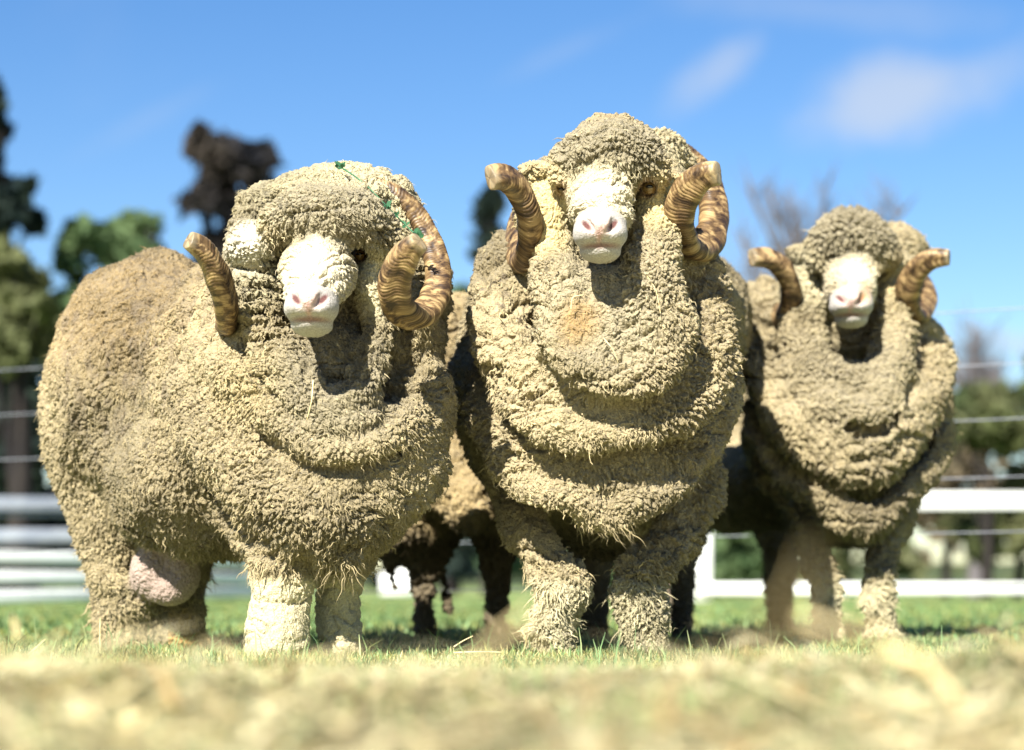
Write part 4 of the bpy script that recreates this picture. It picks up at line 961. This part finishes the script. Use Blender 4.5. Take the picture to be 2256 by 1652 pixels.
def ram_right():
    s = Sol([(1870, 630, 5.4), (1740, 630, 5.5), (1995, 630, 5.5)]); m = Map(s, lambda u: 1873 + (u - 1332) * .8, lambda v: HV + (v - HV) * .8, .8, 1.15)
    body_template(m, rear=False)
    p = Map(s)                                          # the rest straight from the photograph
    # trunk running back to the left
    p.e(1820, 850, 6.25, 165, 170, .34, k=.08); p.e(1690, 890, 6.65, 165, 160, .34, k=.08); p.e(1640, 1065, 6.50, 150, 108, .36, k=.08)
    p.e(1870, 1110, 6.20, 140, 95, .30, k=.06)
    p.c([(1690, 1100, 6.9, 60), (1722, 1210, 6.9, 45), (1716, 1290, 6.9, 30), (1722, 1398, 6.9, 32)], k=.03)
    p.c([(1560, 1080, 6.95, 55), (1520, 1190, 6.95, 36), (1500, 1280, 6.95, 22), (1503, 1395, 6.95, 24)], k=.03)
    p.c([(1772, 1130, 5.78, 40), (1790, 1200, 5.68, 36), (1812, 1262, 5.62, 34), (1824, 1330, 5.60, 32), (1830, 1400, 5.60, 31)], k=.02)
    p.c([(1990, 1110, 5.78, 40), (1962, 1190, 5.68, 40), (1938, 1262, 5.62, 36), (1932, 1330, 5.60, 34), (1942, 1400, 5.60, 34)], k=.02)
    p.e(1768, 640, 5.66, 52, 75, .09, k=.02); p.e(1970, 620, 5.66, 50, 70, .09, k=.02)
    p.e(1768, 565, 5.62, 42, 24, .05, k=.01, rot=25)
    p.c([(1765, 680, 5.60, 42), (1775, 760, 5.54, 50), (1800, 830, 5.50, 58), (1850, 880, 5.47, 56), (1910, 885, 5.47, 50)], k=.006)
    p.c([(1965, 650, 5.62, 40), (1968, 720, 5.55, 48), (1960, 800, 5.50, 54), (1930, 870, 5.47, 58)], k=.006)
    p.e(1870, 850, 5.50, 70, 60, .07, k=.03)
    p.c([(1680, 640, 5.80, 44), (1675, 740, 5.70, 52), (1700, 830, 5.62, 60), (1765, 930, 5.52, 68), (1860, 985, 5.47, 74), (1950, 970, 5.48, 68), (2020, 890, 5.56, 58), (2060, 790, 5.66, 46)], k=.006)
    p.c([(1690, 880, 5.66, 22), (1740, 965, 5.54, 30), (1820, 1020, 5.45, 34), (1900, 1040, 5.43, 34), (1975, 1010, 5.46, 32), (2035, 930, 5.55, 26)], k=.012)
    p.c([(1755, 800, 5.52, 20), (1790, 870, 5.45, 28), (1860, 905, 5.41, 30), (1930, 895, 5.42, 28), (1975, 830, 5.48, 22)], k=.012)
    p.c([(1655, 900, 5.78, 26), (1680, 980, 5.66, 36), (1750, 1050, 5.56, 36), (1840, 1115, 5.50, 34), (1900, 1150, 5.49, 40), (1970, 1110, 5.52, 32), (2040, 1040, 5.60, 26), (2078, 950, 5.72, 24)], k=.010)
    p.c([(1655, 960, 5.86, 14), (1685, 1060, 5.76, 16), (1740, 1130, 5.68, 12), (1760, 1165, 5.66, 6)], k=.008)
    p.c([(1700, 1010, 5.58, 12), (1780, 1062, 5.46, 16.5), (1870, 1090, 5.40, 18), (1960, 1075, 5.42, 18), (2040, 990, 5.52, 15), (2070, 900, 5.62, 12)], k=.010, op=-1)
    p.c([(1700, 760, 5.60, 9), (1790, 880, 5.46, 12), (1860, 938, 5.41, 12), (1940, 945, 5.41, 12), (2010, 840, 5.48, 12)], k=.008, op=-1)
    p.c([(1660, 700, 5.68, 9), (1720, 740, 5.62, 12), (1780, 830, 5.52, 9)], k=.01, op=-1)
    p.c([(1835, 710, 5.52, 13.5), (1860, 760, 5.48, 19.5), (1880, 790, 5.46, 18), (1905, 760, 5.48, 18), (1925, 705, 5.52, 12)], k=.018, op=-1)
    face(m, 1336, 503, 4.2)
    m.e(1404, 405, 4.42, 14, 12, .04, k=.008, op=-1)
    def paint(V):
        n = len(V); col = np.tile(WOOLC, (n, 1)); wool = np.ones(n)
        def put(k, c):
            nonlocal col
            col = col * (1 - k[:, None]) + np.asarray(c) * k[:, None]
        put(p.m(V, 1870, 830, 5.5, 140, 150, .25, soft=.4) * .6, GREY)
        put(p.m(V, 1885, 510, 5.5, 110, 80, .25, soft=.2) * .8, GREY)
        k = p.m(V, 1768, 620, 5.62, 50, 72, .14, soft=.4); put(k, CREAM * .8); wool *= 1 - .15 * k
        k = p.m(V, 1966, 615, 5.62, 36, 40, .14, soft=.3); put(k, YEL * .8); wool *= 1 - .5 * k
        put(np.clip((.20 - V[:, 2]) / .05, 0, 1) * (V[:, 1] < 6.1) * .85, CREAM * .9)
        col, wool = face_paint(m, V, col, wool, 1336, 503, 4.2)
        put(p.m(V, 1912, 640, 5.32, 18, 26, .10, rot=25, soft=.5) * .7, [.36, .2, .08])
        return col, wool
    comb = lambda V: .6 + .4 * np.clip(fbm(V * 5, 2, 97) * 2 + .4, 0, 1)
    root, b = make_ram('merino_ram', 'slightly blurred ram on the right, farther back, with a brown smudge beside its nose', P(1880, 1420, 5.78) * [1, 1, 0], s, paint,
                       lambda c: (c[:, 2] > .68) & (c[:, 1] < 5.75), 37, comb, 26000, .014, painted_shade=lambda V: np.clip((V[:, 1] - 5.98) / .12, 0, 1) * np.clip((.50 - V[:, 2]) / .12, 0, 1), long=lambda V: 1 + .8 * (V[:, 2] < .2))
    horn(root, [(1657, 568, 5.42, 20), (1695, 570, 5.45, 24), (1730, 598, 5.49, 28), (1744, 645, 5.54, 29), (1730, 690, 5.62, 28), (1712, 690, 5.74, 26), (1730, 640, 5.82, 24), (1770, 590, 5.82, 24), (1810, 560, 5.76, 22)], 5)
    horn(root, [(2090, 566, 5.42, 18), (2050, 570, 5.44, 23), (2014, 600, 5.49, 27), (1998, 645, 5.54, 29), (2008, 686, 5.62, 27), (2030, 685, 5.72, 24), (2040, 640, 5.82, 23), (2000, 590, 5.84, 23), (1950, 560, 5.78, 22)], 6)
    eye(root, 1873 + (1404 - 1332) * .8, HV + (405 - HV) * .8, 5.59, 9)
    return root

ram_middle(); ram_left(); ram_right(); ram_behind()

# ---------------------------------------------------------------- small things
STRAWM = plain('straw_stem', (.50, .38, .18), (.66, .54, .30), 60, .6, .3)
SPRIG = plain('sprig_green', (.03, .10, .05), (.06, .17, .08), 90, .6, .3)
def stem(label, pts, r, mat=STRAWM, name='straw_stalk', group=None):
    X = [P(*p[:3]) for p in pts]
    o = tube(name, X, r, None, mat, 7, list(np.linspace(r, r * .6, len(X))))
    tag(o, label, 'straw', group); return o
def sprig():
    pts = [(748, 366, 4.385), (800, 402, 4.315), (850, 452, 4.305), (895, 497, 4.32), (930, 530, 4.30)]
    root = tag(empty('green_sprig', P(*pts[0])), 'thin trailing green weed sprig lying over the head of the left ram', 'plant')
    X = [P(*p) for p in pts]; tube('stem', X, .0016, root, SPRIG, 6)
    r = random.Random(4)
    V = []
    Xs, _ = smooth_path(np.array(X), np.ones(len(X)), 9)
    for cl in (0, 1, 2, 20, 22, 25, 30, 34, 36, 38):
        for k in range(5):
            c = Xs[min(cl, len(Xs) - 1)]; d = np.array([r.uniform(-1, 1), r.uniform(-1, .1), r.uniform(-.4, 1)]); d /= np.linalg.norm(d); s_ = np.cross(d, [0, 1, .2]); s_ /= np.linalg.norm(s_)
            l = r.uniform(.009, .017); me = mesh_np('leaf', np.array([c, c + d * l * .5 + s_ * l * .25, c + d * l, c + d * l * .5 - s_ * l * .25]), np.array([[0, 1, 2, 3]]), smooth=False)
            link('leaf', me, root, SPRIG)
sprig()
stem('long pale straw hanging down the grey chest of the left ram', [(690, 838, 4.215), (686, 885, 4.19), (676, 925, 4.20)], .0017)
stem('straw stalk lying flat in the grass between the left and middle rams', [(1000, 1438, 4.3), (1050, 1436, 4.28), (1105, 1437, 4.3)], .0022)
stem('short tilted straw sticking up left of the middle ram\'s feet', [(1000, 1425, 4.4), (1020, 1412, 4.4), (1042, 1401, 4.4)], .0016)
stem('upright pale stalk in front of the left hind foot of the left ram', [(222, 1440, 4.7), (220, 1400, 4.7), (221, 1362, 4.7)], .0022)
stem('tilted straw in the grass at the far left', [(52, 1450, 4.3), (75, 1430, 4.3), (100, 1408, 4.3)], .0016)
stem('curved root-like straw beside the middle ram\'s left front foot', [(1150, 1445, 4.45), (1160, 1410, 4.42), (1148, 1385, 4.42), (1175, 1375, 4.44)], .0022)
stem('thick blurred straw leaning close to the lens in front of the middle ram', [(1000, 1520, 1.35), (1080, 1420, 1.30), (1185, 1335, 1.28)], .0026)
stem('blurred straw arching close to the lens in front of the right ram', [(1640, 1460, .85), (1715, 1370, .83), (1765, 1290, .82), (1790, 1215, .81)], .0010)
stem('blurred straw crossing low in front of the right ram', [(1760, 1362, 1.3), (1840, 1380, 1.3), (1960, 1400, 1.3)], .003)
stem('blurred pale stalk leaning right in the lower right foreground', [(1950, 1430, 1.5), (2040, 1470, 1.5), (2120, 1560, 1.5)], .006)
stem('short straw stuck in the bib of the middle ram', [(1330, 745, 4.26), (1350, 770, 4.25), (1362, 800, 4.26)], .0012)
stem('pale curled straw on the brown patch of the middle ram\'s bib', [(1258, 680, 4.27), (1262, 655, 4.27), (1285, 650, 4.27)], .0014)
stem('thin straw across the right side of the middle ram\'s bib', [(1420, 600, 4.30), (1445, 640, 4.28), (1455, 690, 4.27)], .0012)
